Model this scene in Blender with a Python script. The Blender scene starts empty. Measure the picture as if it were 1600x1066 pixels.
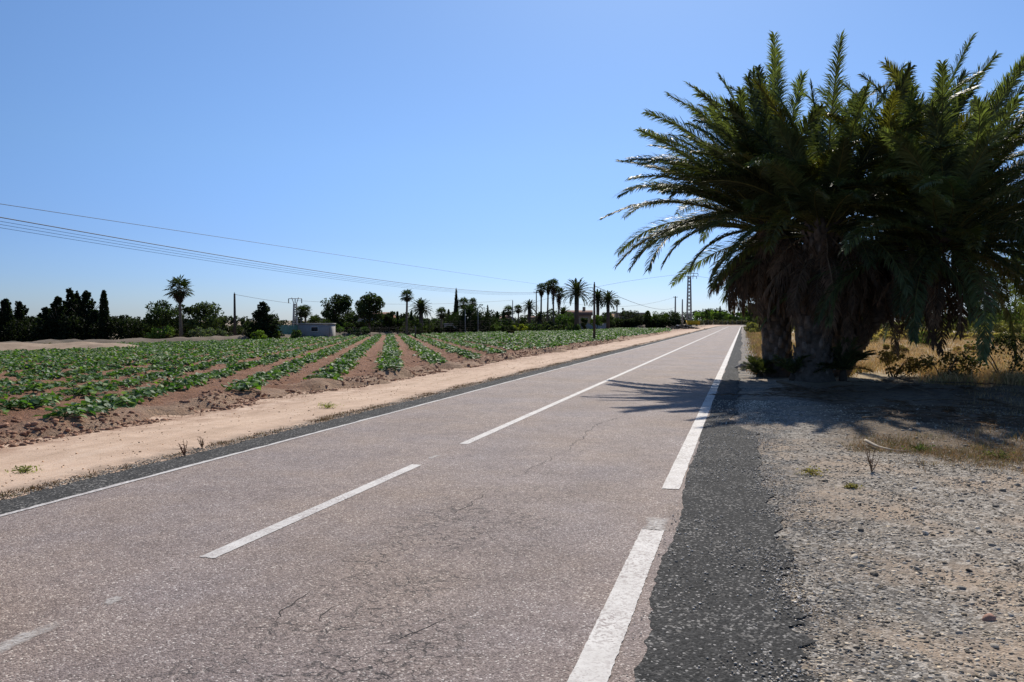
import bpy, math, random
import numpy as np
from mathutils import Vector, Matrix
random.seed(7); rng = np.random.default_rng(7)
R = math.radians
sc = bpy.context.scene
col = sc.collection
PI = math.pi

# ------------------------------------------------------------------ camera model
F = 1226.0; CAMH = 1.6
PITCH = math.atan(33/1226)
cp, sp = math.cos(PITCH), math.sin(PITCH)
TH = math.atan(362/1226); CT, ST = math.cos(TH), math.sin(TH)
def ray(px, py):
    dx = (px-800)/F; dz = (533-py)/F
    return np.array([dx, cp+sp*dz, -sp+cp*dz])
def uv(x, y): return x*CT-y*ST, x*ST+y*CT
def xy(u, v): return u*CT+v*ST, -u*ST+v*CT
def zt(x, y):
    """terrain height: level beside the road, falling gently away on the field side"""
    u, v = uv(np.asarray(x, float), np.asarray(y, float))
    d = np.maximum(-u-9, 0)
    return -2.2*(1-np.exp(-.02*d/2.2))
def P(px, py, base=0.0):
    r = ray(px, py); lo, t = None, 1.0
    ts = np.geomspace(2, 3000, 4000)
    z = CAMH+ts*r[2]; g = zt(ts*r[0], ts*r[1])+base
    i = np.argmax(z < g)
    if z[i] >= g[i]: i = len(ts)-1
    t0, t1 = ts[max(i-1, 0)], ts[i]
    for _ in range(30):
        t = (t0+t1)/2
        if CAMH+t*r[2] < zt(t*r[0], t*r[1])+base: t1 = t
        else: t0 = t
    return Vector((t*r[0], t*r[1], float(zt(t*r[0], t*r[1]))))
def PZ(px, py, Y):
    r = ray(px, py); t = Y/r[1]
    return Vector((t*r[0], Y, CAMH+t*r[2]))
def at(px, Y):
    x = (px-800)/F*Y
    return Vector((x, Y, float(zt(x, Y))))

# ------------------------------------------------------------------ numpy noise
def _h(ix, iy, s):
    n = (ix.astype(np.int64)*374761393+iy.astype(np.int64)*668265263+s*1442695041) & 0xffffffff
    n = ((n ^ (n >> 13))*1274126177) & 0xffffffff
    return ((n ^ (n >> 16)) & 0xffff)/65535.0
def vnoise(x, y, s=0):
    x = np.asarray(x, float); y = np.asarray(y, float)
    ix, iy = np.floor(x), np.floor(y); fx, fy = x-ix, y-iy
    fx = fx*fx*(3-2*fx); fy = fy*fy*(3-2*fy)
    a = _h(ix, iy, s); b = _h(ix+1, iy, s); c = _h(ix, iy+1, s); d = _h(ix+1, iy+1, s)
    return (a*(1-fx)+b*fx)*(1-fy)+(c*(1-fx)+d*fx)*fy
def fbm(x, y, s=0, o=4):
    r = 0; a = .5
    for k in range(o):
        r = r+a*vnoise(x*2**k, y*2**k, s+k); a *= .5
    return r

# ------------------------------------------------------------------ objects
def tag(o, label=None, cat=None, group=None, kind=None):
    if label: o['label'] = label
    if cat: o['category'] = cat
    if group: o['group'] = group
    if kind: o['kind'] = kind
    return o
def thing(name, label, cat, loc, rz=0, group=None):
    o = bpy.data.objects.new(name, None); col.objects.link(o)
    o.empty_display_size = .3
    o.location = loc; o.rotation_euler = (0, 0, rz)
    return tag(o, label, cat, group)
def copy_tree(o, parent=None):
    c = o.copy(); col.objects.link(c); c.parent = parent
    for ch in list(o.children): copy_tree(ch, c)
    return c

class MB:
    """collects polygons (tris / quads) with a vertex colour and builds ONE mesh"""
    def __init__(s): s.V = []; s.Q = []; s.T = []; s.C = []; s.n = 0
    def add(s, V, Q=None, T=None, c=(1, 1, 1)):
        V = np.asarray(V, float).reshape(-1, 3); s.V.append(V)
        if Q is not None and len(Q): s.Q.append(np.asarray(Q, int)+s.n)
        if T is not None and len(T): s.T.append(np.asarray(T, int)+s.n)
        c = np.asarray(c, float)
        if c.ndim == 1: c = np.tile(c, (len(V), 1))
        s.C.append(c); s.n += len(V)
    def box(s, lo, hi, c=(1, 1, 1), M=None):
        x0, y0, z0 = lo; x1, y1, z1 = hi
        V = np.array([(x0, y0, z0), (x1, y0, z0), (x1, y1, z0), (x0, y1, z0), (x0, y0, z1), (x1, y0, z1), (x1, y1, z1), (x0, y1, z1)])
        s.add(V, [(0, 3, 2, 1), (4, 5, 6, 7), (0, 1, 5, 4), (1, 2, 6, 5), (2, 3, 7, 6), (3, 0, 4, 7)], c=c)
    def tube(s, pts, rad, n=8, c=(1, 1, 1), cap=True):
        pts = np.asarray(pts, float); m = len(pts)
        rad = np.broadcast_to(np.asarray(rad, float), (m,))
        d = np.gradient(pts, axis=0); d /= np.linalg.norm(d, axis=1)[:, None]+1e-9
        ref = np.array([0, 0, 1.]) if abs(d[:, 2]).mean() < .8 else np.array([1., 0, 0])
        a = np.cross(d, ref); a /= np.linalg.norm(a, axis=1)[:, None]+1e-9
        b = np.cross(d, a)
        t = np.arange(n)*2*PI/n
        V = pts[:, None]+rad[:, None, None]*(a[:, None]*np.cos(t)[None, :, None]+b[:, None]*np.sin(t)[None, :, None])
        i = np.arange(m-1)[:, None]*n; j = np.arange(n)[None]; k = (j+1) % n
        Q = np.stack([i+j, i+k, i+n+k, i+n+j], -1).reshape(-1, 4)
        T = []
        V = V.reshape(-1, 3)
        if cap:
            V = np.vstack([V, pts[0], pts[-1]]); e = m*n
            T = [(e, (q+1) % n, q) for q in range(n)]+[(e+1, (m-1)*n+q, (m-1)*n+(q+1) % n) for q in range(n)]
        s.add(V, Q, T, c)
    def build(s, name, mat, parent=None, smooth=False, loc=None):
        me = bpy.data.meshes.new(name)
        V = np.vstack(s.V); C = np.vstack(s.C)
        Q = np.vstack(s.Q) if s.Q else np.zeros((0, 4), int)
        T = np.vstack(s.T) if s.T else np.zeros((0, 3), int)
        me.vertices.add(len(V)); me.vertices.foreach_set('co', V.astype(np.float32).ravel())
        li = np.concatenate([Q.ravel(), T.ravel()]).astype(np.int32)
        me.loops.add(len(li)); me.loops.foreach_set('vertex_index', li)
        st = np.concatenate([np.arange(len(Q))*4, len(Q)*4+np.arange(len(T))*3]).astype(np.int32)
        me.polygons.add(len(st)); me.polygons.foreach_set('loop_start', st)
        at_ = me.attributes.new('Col', 'FLOAT_COLOR', 'POINT')
        at_.data.foreach_set('color', np.hstack([C, np.ones((len(C), 1))]).astype(np.float32).ravel())
        if smooth: me.polygons.foreach_set('use_smooth', np.ones(len(st), bool))
        me.update(calc_edges=True); me.validate()
        me.materials.append(mat)
        o = bpy.data.objects.new(name, me); col.objects.link(o)
        if parent: o.parent = parent
        if loc is not None: o.location = loc
        return o

# ------------------------------------------------------------------ materials
class NT:
    def __init__(s, name):
        s.m = bpy.data.materials.new(name); s.m.use_nodes = True
        s.t = s.m.node_tree; s.n = s.t.nodes; s.l = s.t.links
        s.b = s.n['Principled BSDF']; s.out = s.n['Material Output']
        s.b.inputs['Specular IOR Level'].default_value = .3
    def new(s, k, **kw):
        n = s.n.new(k)
        for a, b in kw.items(): setattr(n, a, b)
        return n
    def put(s, i, v):
        if hasattr(v, 'is_output'): s.l.new(v, i)
        elif isinstance(v, (tuple, list)): i.default_value = (*v, 1) if len(v) == 3 and len(i.default_value) == 4 else v
        else: i.default_value = v
    def obj(s, rot=0):
        c = s.new('ShaderNodeTexCoord').outputs['Object']
        if rot:
            m = s.new('ShaderNodeMapping'); s.l.new(c, m.inputs[0]); m.inputs['Rotation'].default_value = (0, 0, rot); return m.outputs[0]
        return c
    def noise(s, v, sc, det=4, rough=.55, dist=0):
        n = s.new('ShaderNodeTexNoise'); s.put(n.inputs['Vector'], v); n.inputs['Scale'].default_value = sc
        n.inputs['Detail'].default_value = det; n.inputs['Roughness'].default_value = rough; n.inputs['Distortion'].default_value = dist
        return n.outputs['Fac']
    def noisec(s, v, sc, det=3):
        n = s.new('ShaderNodeTexNoise'); s.put(n.inputs['Vector'], v); n.inputs['Scale'].default_value = sc; n.inputs['Detail'].default_value = det
        return n.outputs['Color']
    def vor(s, v, sc, feat='F1', rnd=1):
        n = s.new('ShaderNodeTexVoronoi'); n.feature = feat; s.put(n.inputs['Vector'], v); n.inputs['Scale'].default_value = sc
        n.inputs['Randomness'].default_value = rnd
        return n
    def math(s, op, a, b=0, c=0, clamp=False):
        n = s.new('ShaderNodeMath', operation=op, use_clamp=clamp); s.put(n.inputs[0], a); s.put(n.inputs[1], b); s.put(n.inputs[2], c)
        return n.outputs[0]
    def rng(s, v, a, b, c=0, d=1, smooth=False):
        n = s.new('ShaderNodeMapRange'); n.clamp = True
        if smooth: n.interpolation_type = 'SMOOTHSTEP'
        s.put(n.inputs[0], v)
        for i, q in zip((1, 2, 3, 4), (a, b, c, d)): s.put(n.inputs[i], q)
        return n.outputs[0]
    def mix(s, f, a, b, mode='MIX'):
        n = s.new('ShaderNodeMix', data_type='RGBA', blend_type=mode); s.put(n.inputs[0], f)
        s.put(n.inputs[6], a); s.put(n.inputs[7], b); return n.outputs[2]
    def ramp(s, f, stops):
        n = s.new('ShaderNodeValToRGB'); s.put(n.inputs[0], f); e = n.color_ramp.elements
        while len(e) < len(stops): e.new(.5)
        for q, (p, c) in zip(e, stops): q.position = p; q.color = (*c, 1)
        return n.outputs[0]
    def sep(s, v):
        n = s.new('ShaderNodeSeparateXYZ'); s.put(n.inputs[0], v); return n.outputs
    def add3(s, v, c, k):
        """offset vector v by (c-.5)*k"""
        m = s.new('ShaderNodeVectorMath', operation='MULTIPLY_ADD'); s.put(m.inputs[0], c); m.inputs[1].default_value = (k, k, k); s.put(m.inputs[2], v)
        return m.outputs[0]
    def bump(s, h, st=.5, dist=.01):
        n = s.new('ShaderNodeBump'); s.put(n.inputs['Height'], h); n.inputs['Strength'].default_value = st; n.inputs['Distance'].default_value = dist
        s.l.new(n.outputs[0], s.b.inputs['Normal']); return n
    def fin(s, c, rough=.9):
        s.put(s.b.inputs['Base Color'], c); s.put(s.b.inputs['Roughness'], rough); return s.m

def veg_mat(name, rough=.45, trans=.25, spec=.35, tcol=(1.3, 1.5, .5)):
    t = NT(name); a = t.new('ShaderNodeAttribute', attribute_name='Col').outputs['Color']
    g = t.noise(t.obj(), 7, 2)
    c = t.mix(1.0, a, t.ramp(g, [(.3, (.75, .75, .75)), (.7, (1.2, 1.2, 1.2))]), 'MULTIPLY')
    t.b.inputs['Specular IOR Level'].default_value = spec
    t.fin(c, rough)
    tr = t.new('ShaderNodeBsdfTranslucent'); t.put(tr.inputs[0], t.mix(1.0, c, tcol, 'MULTIPLY'))
    mx = t.new('ShaderNodeMixShader'); mx.inputs[0].default_value = trans
    t.l.new(t.b.outputs[0], mx.inputs[1]); t.l.new(tr.outputs[0], mx.inputs[2]); t.l.new(mx.outputs[0], t.out.inputs[0])
    return t.m
M_leaf = veg_mat('foliage', .75, .32, .12)
M_palm = veg_mat('palm_leaf', .48, .36, .36, (1.5, 1.55, .55))
M_crop = veg_mat('crop_leaf', .6, .3, .3, (1.2, 1.5, .4))
M_dry = veg_mat('dry_plant', .8, .25, .15, (1.2, 1.0, .7))

def simple(name, c1, c2, sc=8, rough=.85, bump=.3, det=5):
    t = NT(name); v = t.obj(); n = t.noise(v, sc, det, .6)
    t.bump(t.noise(v, sc*5, 3), bump, .02)
    return t.fin(t.ramp(n, [(.3, c1), (.7, c2)]), rough)
def colmat(name, sc=6, rough=.8, var=.35):
    t = NT(name); a = t.new('ShaderNodeAttribute', attribute_name='Col').outputs['Color']
    g = t.noise(t.obj(), sc, 5, .65)
    t.bump(g, .3, .02)
    return t.fin(t.mix(1.0, a, t.ramp(g, [(.3, (1-var,)*3), (.7, (1+var*.6,)*3)]), 'MULTIPLY'), rough)
M_bark = colmat('bark', 9, .95, .5)
M_stone = colmat('stone', 30, .9, .3)
M_render = simple('render_wall', (.42, .39, .35), (.56, .53, .48), 1.5)
M_ochre = simple('ochre_wall', (.42, .3, .18), (.5, .37, .23), 1.5)
M_roof = simple('clay_roof', (.22, .11, .075), (.34, .18, .12), 3)
M_glass = simple('dark_glass', (.02, .022, .025), (.04, .045, .05), 2, .2, 0)
M_conc = simple('concrete', (.26, .25, .24), (.36, .35, .33), 4)
M_wood = simple('weathered_wood', (.045, .035, .03), (.1, .08, .065), 8)
M_steel = simple('galvanised_steel', (.22, .23, .24), (.34, .35, .36), 5, .5)
M_cable = simple('cable', (.03, .03, .033), (.05, .05, .055), 5, .6, 0)
M_ins = simple('insulator_glass', (.12, .15, .14), (.2, .24, .22), 5, .3, 0)
M_yel = simple('yellow_paint', (.6, .38, .02), (.7, .47, .04), 3, .5)
M_net = simple('green_netting', (.12, .26, .2), (.18, .33, .26), 3)
M_whitep = simple('white_plaster', (.6, .58, .54), (.75, .73, .69), 2)

def asphalt(name, dark=False):
    t = NT(name); v = t.obj(TH); s = t.sep(v)
    w = t.add3(v, t.noisec(v, 3), .05)
    vo = t.vor(v, 118 if not dark else 80)
    vo2 = t.vor(v, 38)
    h = t.sep(vo.outputs['Color'])[0]; h2 = t.sep(vo2.outputs['Color'])[1]
    if not dark:
        c = t.ramp(h, [(0, (.09, .07, .065)), (.18, (.19, .155, .147)), (.5, (.265, .216, .206)), (.85, (.33, .272, .26)), (.95, (.52, .46, .435)), (1, (.72, .68, .65))])
        big = t.noise(v, .55, 5, .6); mid = t.noise(v, 6, 4, .65)
        c = t.mix(t.rng(big, .35, .68, 0, .75), c, t.mix(1.0, c, (1.06, .955, .78), 'MULTIPLY'))
        c = t.mix(1.0, c, t.mix(1.0, t.ramp(mid, [(.3, (.84, .83, .82)), (.7, (1.12, 1.12, 1.1))]), t.ramp(t.noise(v, .9, 5, .7), [(.35, (.86, .85, .86)), (.65, (1.08, 1.07, 1.05))]), 'MULTIPLY'), 'MULTIPLY')
        # smoother, greyer wheel tracks
        tr = t.math('ADD', t.rng(t.math('ABSOLUTE', t.math('ADD', s[0], 1.25)), .1, .5, 1, 0, True), t.rng(t.math('ABSOLUTE', t.math('ADD', s[0], 2.85)), .1, .5, 1, 0, True))
        tr = t.math('ADD', tr, t.rng(t.math('ABSOLUTE', t.math('ADD', s[0], 4.7)), .1, .6, 1, 0, True), clamp=True)
        c = t.mix(t.math('MULTIPLY', tr, t.rng(mid, .35, .6, .1, .5)), c, t.mix(1.0, c, (.86, .88, .92), 'MULTIPLY'))
        # alligator cracking in the right lane and fine cracks elsewhere
        reg = t.math('MULTIPLY', t.rng(t.math('ABSOLUTE', t.math('ADD', s[0], 1.95)), .35, .95, 1, 0, True), t.rng(s[1], 4.5, 9.5, 1, 0, True))
        reg = t.math('MULTIPLY', reg, t.rng(t.noise(v, 1.1, 3), .36, .56))
        wc = t.add3(v, t.noisec(v, 9, 4), .16)
        e = t.vor(wc, 3.6, 'DISTANCE_TO_EDGE').outputs['Distance']; e2 = t.vor(wc, 9, 'DISTANCE_TO_EDGE').outputs['Distance']
        cr = t.math('MAXIMUM', t.rng(e, .004, .035, 1, 0), t.rng(e2, .006, .06, .9, 0))
        cr = t.math('MULTIPLY', t.math('MULTIPLY', cr, reg), t.rng(t.noise(v, 14, 2), .4, .56))
        c = t.mix(t.math('MULTIPLY', reg, .3), c, t.mix(1.0, c, (.68, .7, .74), 'MULTIPLY'))
        c = t.mix(cr, c, (.022, .019, .018))
        # long hairline cracks
        e3 = t.vor(t.add3(v, t.noisec(v, 2.2, 5), .7), .42, 'DISTANCE_TO_EDGE').outputs['Distance']
        hc = t.math('MULTIPLY', t.rng(e3, .001, .0045, 1, 0), t.rng(t.noise(v, .8, 2), .5, .6))
        c = t.mix(t.math('MULTIPLY', hc, .3), c, (.04, .034, .032))
        # dark stains
        st = t.rng(t.noise(t.add3(v, (0, 0, 0), 1), 1.7, 3), .68, .8)
        c = t.mix(t.math('MULTIPLY', st, .35), c, (.07, .06, .058))
        hh = t.math('SUBTRACT', t.math('MULTIPLY', vo.outputs['Distance'], -1), t.math('MULTIPLY', cr, 1.5))
        t.bump(hh, .55, .008); return t.fin(c, .82)
    c = t.ramp(h, [(0, (.026, .026, .025)), (.5, (.052, .051, .049)), (.88, (.078, .076, .073)), (.95, (.14, .135, .125)), (1, (.42, .40, .375))])
    dust = t.rng(t.noise(v, 1.6, 5, .7), .5, .75, 0, .25)
    lightp = t.math('MULTIPLY', t.rng(t.sep(t.vor(v, 62).outputs['Color'])[1], .86, .9), t.rng(t.noise(v, 2.2, 4), .42, .6))
    c = t.mix(dust, c, (.075, .07, .064))
    c = t.mix(t.math('MULTIPLY', lightp, .6), c, (.36, .34, .31))
    t.b.inputs['Specular IOR Level'].default_value = .12; t.bump(t.math('MULTIPLY', vo.outputs['Distance'], -1), .5, .008); return t.fin(c, .95)
M_road = asphalt('pink_asphalt'); M_black = asphalt('dark_asphalt', True)

def paint_mat():
    t = NT('road_paint'); v = t.obj(TH)
    n = t.noise(v, 26, 6, .75); n2 = t.noise(v, 2.0, 4, .6); sp = t.sep(t.vor(v, 95).outputs['Color'])[0]
    c = t.ramp(t.noise(v, 5, 4), [(.3, (.54, .51, .475)), (.7, (.69, .66, .62))])
    wear = t.math('MULTIPLY', t.rng(n, .48, .62), t.rng(n2, .38, .64, .2, 1))
    wear = t.math('MAXIMUM', wear, t.math('MULTIPLY', t.rng(sp, .84, .9), t.rng(n2, .3, .6, .2, .8)))
    c = t.mix(wear, c, (.24, .19, .18)); t.bump(t.vor(v, 95).outputs['Distance'], .3, .004)
    return t.fin(c, .7)
M_paint = paint_mat()
def worn_mat():
    t = NT('worn_paint'); v = t.obj(TH)
    n = t.noise(v, 30, 6, .8); f = t.sep(t.new('ShaderNodeAttribute', attribute_name='Col').outputs['Color'])[0]
    t.fin((.56, .52, .48), .8)
    al = t.math('MULTIPLY', t.rng(n, .36, .58, .1, .9), f)
    tr = t.new('ShaderNodeBsdfTransparent'); mx = t.new('ShaderNodeMixShader'); t.l.new(al, mx.inputs[0])
    t.l.new(tr.outputs[0], mx.inputs[1]); t.l.new(t.b.outputs[0], mx.inputs[2]); t.l.new(mx.outputs[0], t.out.inputs[0])
    return t.m
M_worn = worn_mat()

def ground_mat():
    t = NT('ground_earth'); v = t.obj(TH); s = t.sep(v); u, w = s[0], s[1]
    big = t.noise(v, .35, 5, .6); mid = t.noise(v, 3.2, 6, .65); fine = t.noise(v, 40, 4, .7)
    uj = t.math('ADD', u, t.rng(mid, .2, .8, -.5, .5))
    # dry open land
    land = t.mix(t.rng(big, .35, .65), (.22, .165, .105), (.33, .25, .165))
    land = t.mix(t.rng(fine, .35, .7, 0, .5), land, (.14, .11, .07))
    # sandy verge
    sand = t.mix(t.rng(mid, .35, .7), (.56, .395, .28), (.66, .485, .355))
    pb = t.vor(t.add3(v, t.noisec(v, 30), .03), 70); ph = t.sep(pb.outputs['Color'])[0]
    sand = t.mix(t.rng(ph, .82, .95, 0, .4), sand, (.42, .32, .24))
    sand = t.mix(t.rng(fine, .55, .75, 0, .35), sand, (.74, .6, .46))
    sand = t.mix(t.rng(t.noise(v, .9, 6, .75), .5, .7, 0, .55), sand, (.40, .27, .18))
    sv = t.new('ShaderNodeVectorMath', operation='MULTIPLY'); t.l.new(v, sv.inputs[0]); sv.inputs[1].default_value = (2.2, .28, 1)
    trk = t.noise(sv.outputs[0], 1.3, 5, .6)
    sand = t.mix(t.rng(trk, .5, .66, 0, .5), sand, (.40, .275, .185)); sand = t.mix(t.rng(trk, .46, .34, 0, .35), sand, (.72, .56, .43))
    spill = t.math('MULTIPLY', t.rng(t.math('ADD', u, t.rng(big, .3, .7, -.5, .5)), -8.0, -9.0), t.rng(t.noise(v, 2.4, 6, .75), .44, .56))
    sand = t.mix(t.math('MULTIPLY', spill, .85), sand, t.mix(fine, (.22, .12, .075), (.38, .23, .15)))
    lip = t.math('MULTIPLY', t.rng(u, -6.9, -6.5), t.rng(t.noise(v, 4, 5, .7), .4, .58))
    sand = t.mix(t.math('MULTIPLY', lip, .8), sand, t.mix(fine, (.12, .09, .065), (.26, .2, .15)))
    # gravel verge
    wv = t.add3(v, t.noisec(v, 40), .02)
    g1 = t.vor(wv, 60); g2 = t.vor(wv, 26); g3 = t.vor(wv, 120)
    gh = t.sep(g1.outputs['Color'])[0]; gh2 = t.sep(g2.outputs['Color'])[1]; gh3 = t.sep(g3.outputs['Color'])[0]
    tone = [(0, (.09, .077, .064)), (.3, (.20, .17, .138)), (.65, (.345, .295, .24)), (.88, (.50, .44, .365)), (1, (.76, .70, .61))]
    grav = t.mix(.3, t.ramp(gh, tone), t.ramp(gh3, tone))
    grav = t.mix(t.rng(g1.outputs['Distance'], .4, .7, 0, .6), grav, (.085, .075, .062))
    grav = t.mix(t.rng(gh2, .78, .84, 0, .65), grav, (.58, .53, .46))
    grav = t.mix(t.rng(gh2, .10, .06, 0, .5), grav, (.2, .18, .165))
    pat = t.noise(t.add3(v, t.noisec(v, 1.2), .5), .75, 6, .62)
    grav = t.mix(t.rng(pat, .45, .58, 0, .8), grav, t.mix(t.rng(fine, .35, .7), (.36, .265, .185), (.50, .38, .27)))
    dk = t.math('MULTIPLY', t.rng(t.math('ADD', u, t.rng(mid, .3, .7, -.35, .35)), 1.35, .45, 0, .9), t.rng(t.noise(v, 1.8, 5, .7), .38, .58))
    grav = t.mix(dk, grav, t.mix(t.rng(gh, .6, .95), (.05, .05, .05), (.4, .38, .35)))
    # dust + grass litter farther along the right side
    litter = t.math('MULTIPLY', t.rng(t.math('ADD', w, t.math('ADD', t.math('MULTIPLY', mid, 2.5), t.math('MULTIPLY', uj, .5))), 11.8, 13.0), t.rng(uj, .8, 1.7))
    lcol = t.mix(t.rng(t.noise(v, 5, 6, .75), .4, .6), (.06, .042, .026), (.17, .12, .072))
    lcol = t.mix(t.rng(w, 20, 23), lcol, t.mix(mid, (.34, .26, .15), (.48, .38, .24)))
    grav = t.mix(t.math('MULTIPLY', litter, .9), grav, lcol)
    left = t.mix(t.rng(t.math('ADD', uj, t.rng(big, .3, .7, -.6, .6)), -11.5, -10.2), land, sand)
    c = t.mix(t.rng(u, -1.01, -1), left, grav)
    h = t.math('ADD', t.math('MULTIPLY', fine, .5), t.math('MULTIPLY', g1.outputs['Distance'], t.rng(u, -1.01, -1, -.05, -.5)))
    t.bump(t.math('ADD', h, t.math('MULTIPLY', mid, .9)), .85, .02)
    return t.fin(c, .95)
M_ground = ground_mat()
def soil_mat():
    t = NT('red_soil'); v = t.obj(TH); s = t.sep(v)
    n = t.noise(v, 1.3, 6, .65); f = t.noise(v, 22, 5, .75); m = t.noise(v, 7, 5, .7)
    c = t.mix(t.rng(n, .35, .65), (.25, .115, .062), (.36, .18, .105))
    c = t.mix(t.rng(f, .45, .75, 0, .6), c, (.42, .26, .17))
    c = t.mix(t.rng(m, .52, .4, 0, .55), c, (.15, .08, .05))
    e = t.rng(t.math('ADD', s[0], t.rng(n, .2, .8, -1.2, 1.2)), -10.6, -9.0)
    c = t.mix(t.math('MULTIPLY', e, .8), c, t.mix(m, (.44, .30, .2), (.55, .40, .28)))
    t.bump(t.math('ADD', m, f), 1.0, .08); return t.fin(c, .95)
M_soil = soil_mat()

# ------------------------------------------------------------------ camera, light, world
cam = bpy.data.cameras.new('camera'); co = bpy.data.objects.new('camera', cam); col.objects.link(co)
co.location = (0, 0, CAMH); co.rotation_euler = (PI/2-PITCH, 0, 0)
cam.sensor_width = 36; cam.lens = F/1600*36; cam.clip_end = 8000; cam.clip_start = .05
sc.camera = co
SUN_EL, SUN_AZ = R(42), R(11)
w = bpy.data.worlds.new('World'); sc.world = w; w.use_nodes = True
nt = w.node_tree; bg = nt.nodes['Background']
sky = nt.nodes.new('ShaderNodeTexSky'); sky.sky_type = 'NISHITA'; sky.sun_disc = False
sky.sun_elevation = SUN_EL; sky.sun_rotation = SUN_AZ; sky.altitude = 0; sky.air_density = 1.0; sky.dust_density = .35; sky.ozone_density = 3.0
# tint the clear sky bluer towards the horizon, a little deeper away from the sun
tc = nt.nodes.new('ShaderNodeTexCoord'); sx_ = nt.nodes.new('ShaderNodeSeparateXYZ'); nt.links.new(tc.outputs['Generated'], sx_.inputs[0])
rp = nt.nodes.new('ShaderNodeValToRGB'); nt.links.new(sx_.outputs[2], rp.inputs[0])
els = [(0, (.50, .64, .98)), (.05, (.45, .60, .97)), (.1, (.45, .585, .90)), (.2, (.53, .665, .87)), (.38, (.585, .72, .88)), (1, (.64, .75, .88))]
e_ = rp.color_ramp.elements
while len(e_) < len(els): e_.new(.5)
for q, (p_, c_) in zip(e_, els): q.position = p_; q.color = (*c_, 1)
dn = nt.nodes.new('ShaderNodeVectorMath'); dn.operation = 'DOT_PRODUCT'; nt.links.new(tc.outputs['Generated'], dn.inputs[0])
dn.inputs[1].default_value = (math.sin(SUN_AZ)*math.cos(SUN_EL), math.cos(SUN_AZ)*math.cos(SUN_EL), math.sin(SUN_EL))
mr = nt.nodes.new('ShaderNodeMapRange'); mr.interpolation_type = 'SMOOTHSTEP'; nt.links.new(dn.outputs['Value'], mr.inputs[0])
for i_, v_ in zip((1, 2, 3, 4), (.45, .85, .78, 1.02)): mr.inputs[i_].default_value = v_
m1 = nt.nodes.new('ShaderNodeMix'); m1.data_type = 'RGBA'; m1.blend_type = 'MULTIPLY'; m1.inputs[0].default_value = 1
nt.links.new(sky.outputs[0], m1.inputs[6]); nt.links.new(rp.outputs[0], m1.inputs[7])
m2 = nt.nodes.new('ShaderNodeVectorMath'); m2.operation = 'SCALE'; nt.links.new(m1.outputs[2], m2.inputs[0]); nt.links.new(mr.outputs[0], m2.inputs['Scale'])
nt.links.new(m2.outputs[0], bg.inputs[0]); bg.inputs[1].default_value = .13
sl = bpy.data.lights.new('sun', 'SUN'); sl.energy = 4.9; sl.angle = R(.5); sl.color = (1, .93, .82)
so = bpy.data.objects.new('sun', sl); col.objects.link(so)
S = Vector((math.sin(SUN_AZ)*math.cos(SUN_EL), math.cos(SUN_AZ)*math.cos(SUN_EL), math.sin(SUN_EL)))
so.rotation_mode = 'QUATERNION'; so.rotation_quaternion = S.to_track_quat('Z', 'Y'); so.location = (0, 0, 40)
sc.view_settings.view_transform = 'Standard'; sc.view_settings.look = 'None'; sc.view_settings.exposure = 0

# ------------------------------------------------------------------ ground sheet
def axis_(lo, hi, step, growth, far):
    a = list(np.arange(lo, hi, step)); s = step
    while a[-1] < far: s *= growth; a.append(a[-1]+s)
    s = step
    while a[0] > -far: s *= growth; a.insert(0, a[0]-s)
    return np.array(a)
def grid_mesh(mb, X, Y, Z, keep=None, c=(1, 1, 1)):
    n, m = X.shape
    V = np.stack([X, Y, Z], -1).reshape(-1, 3)
    i = np.arange(n-1)[:, None]*m; j = np.arange(m-1)[None]
    Q = np.stack([i+j, i+m+j, i+m+j+1, i+j+1], -1).reshape(-1, 4)
    if keep is not None:
        k = keep.reshape(-1); Q = Q[k[Q].any(1)]
    mb.add(V, Q, c=c)
def bend(v): return np.where(v > 185, .0022*(np.maximum(v, 185)-185)**2, 0)
def road_xy(u, v):
    return xy(np.asarray(u)+bend(np.asarray(v, float)), np.asarray(v, float))
ua = axis_(-14, 8, .2, 1.12, 4000); va = axis_(0, 26, .2, 1.09, 4000)
U, Vv = np.meshgrid(ua, va, indexing='ij'); X, Y = xy(U, Vv)
Z = zt(X, Y)
onroad = 1/(1+np.exp(np.clip((np.abs(U-bend(Vv)+3.0)-3.2)*22, -40, 40)))
near = np.exp(-np.maximum(np.hypot(U, Vv)-60, 0)/40)
bumps = (fbm(X*.9, Y*.9, 3)-.47)*.10+(fbm(X*4, Y*4, 9)-.47)*.025
Z = Z+bumps*near*(1-onroad)*np.clip((np.abs(U+3)-3.25)/1.2, 0, 1)-.010*onroad-.004
# low sandy verge lip left, slight rise right behind the palms
Z += near*.10*np.clip((U-2.5)/6, 0, 1)*np.clip((Vv-10)/10, 0, 1)
def gz(x, y):
    u, v = uv(np.asarray(x, float), np.asarray(y, float))
    nr = np.exp(-np.maximum(np.hypot(u, v)-60, 0)/40)
    on = 1/(1+np.exp(np.clip((np.abs(u-bend(v)+3.0)-3.2)*22, -40, 40)))
    b = (fbm(x*.9, y*.9, 3)-.47)*.10+(fbm(x*4, y*4, 9)-.47)*.025
    return zt(x, y)+b*nr*(1-on)*np.clip((np.abs(u+3)-3.25)/1.2, 0, 1)-.010*on-.004+nr*.10*np.clip((u-2.5)/6, 0, 1)*np.clip((v-10)/10, 0, 1)
mb = MB(); grid_mesh(mb, X, Y, Z)
tag(mb.build('ground', M_ground, smooth=True), kind='structure')

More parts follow.
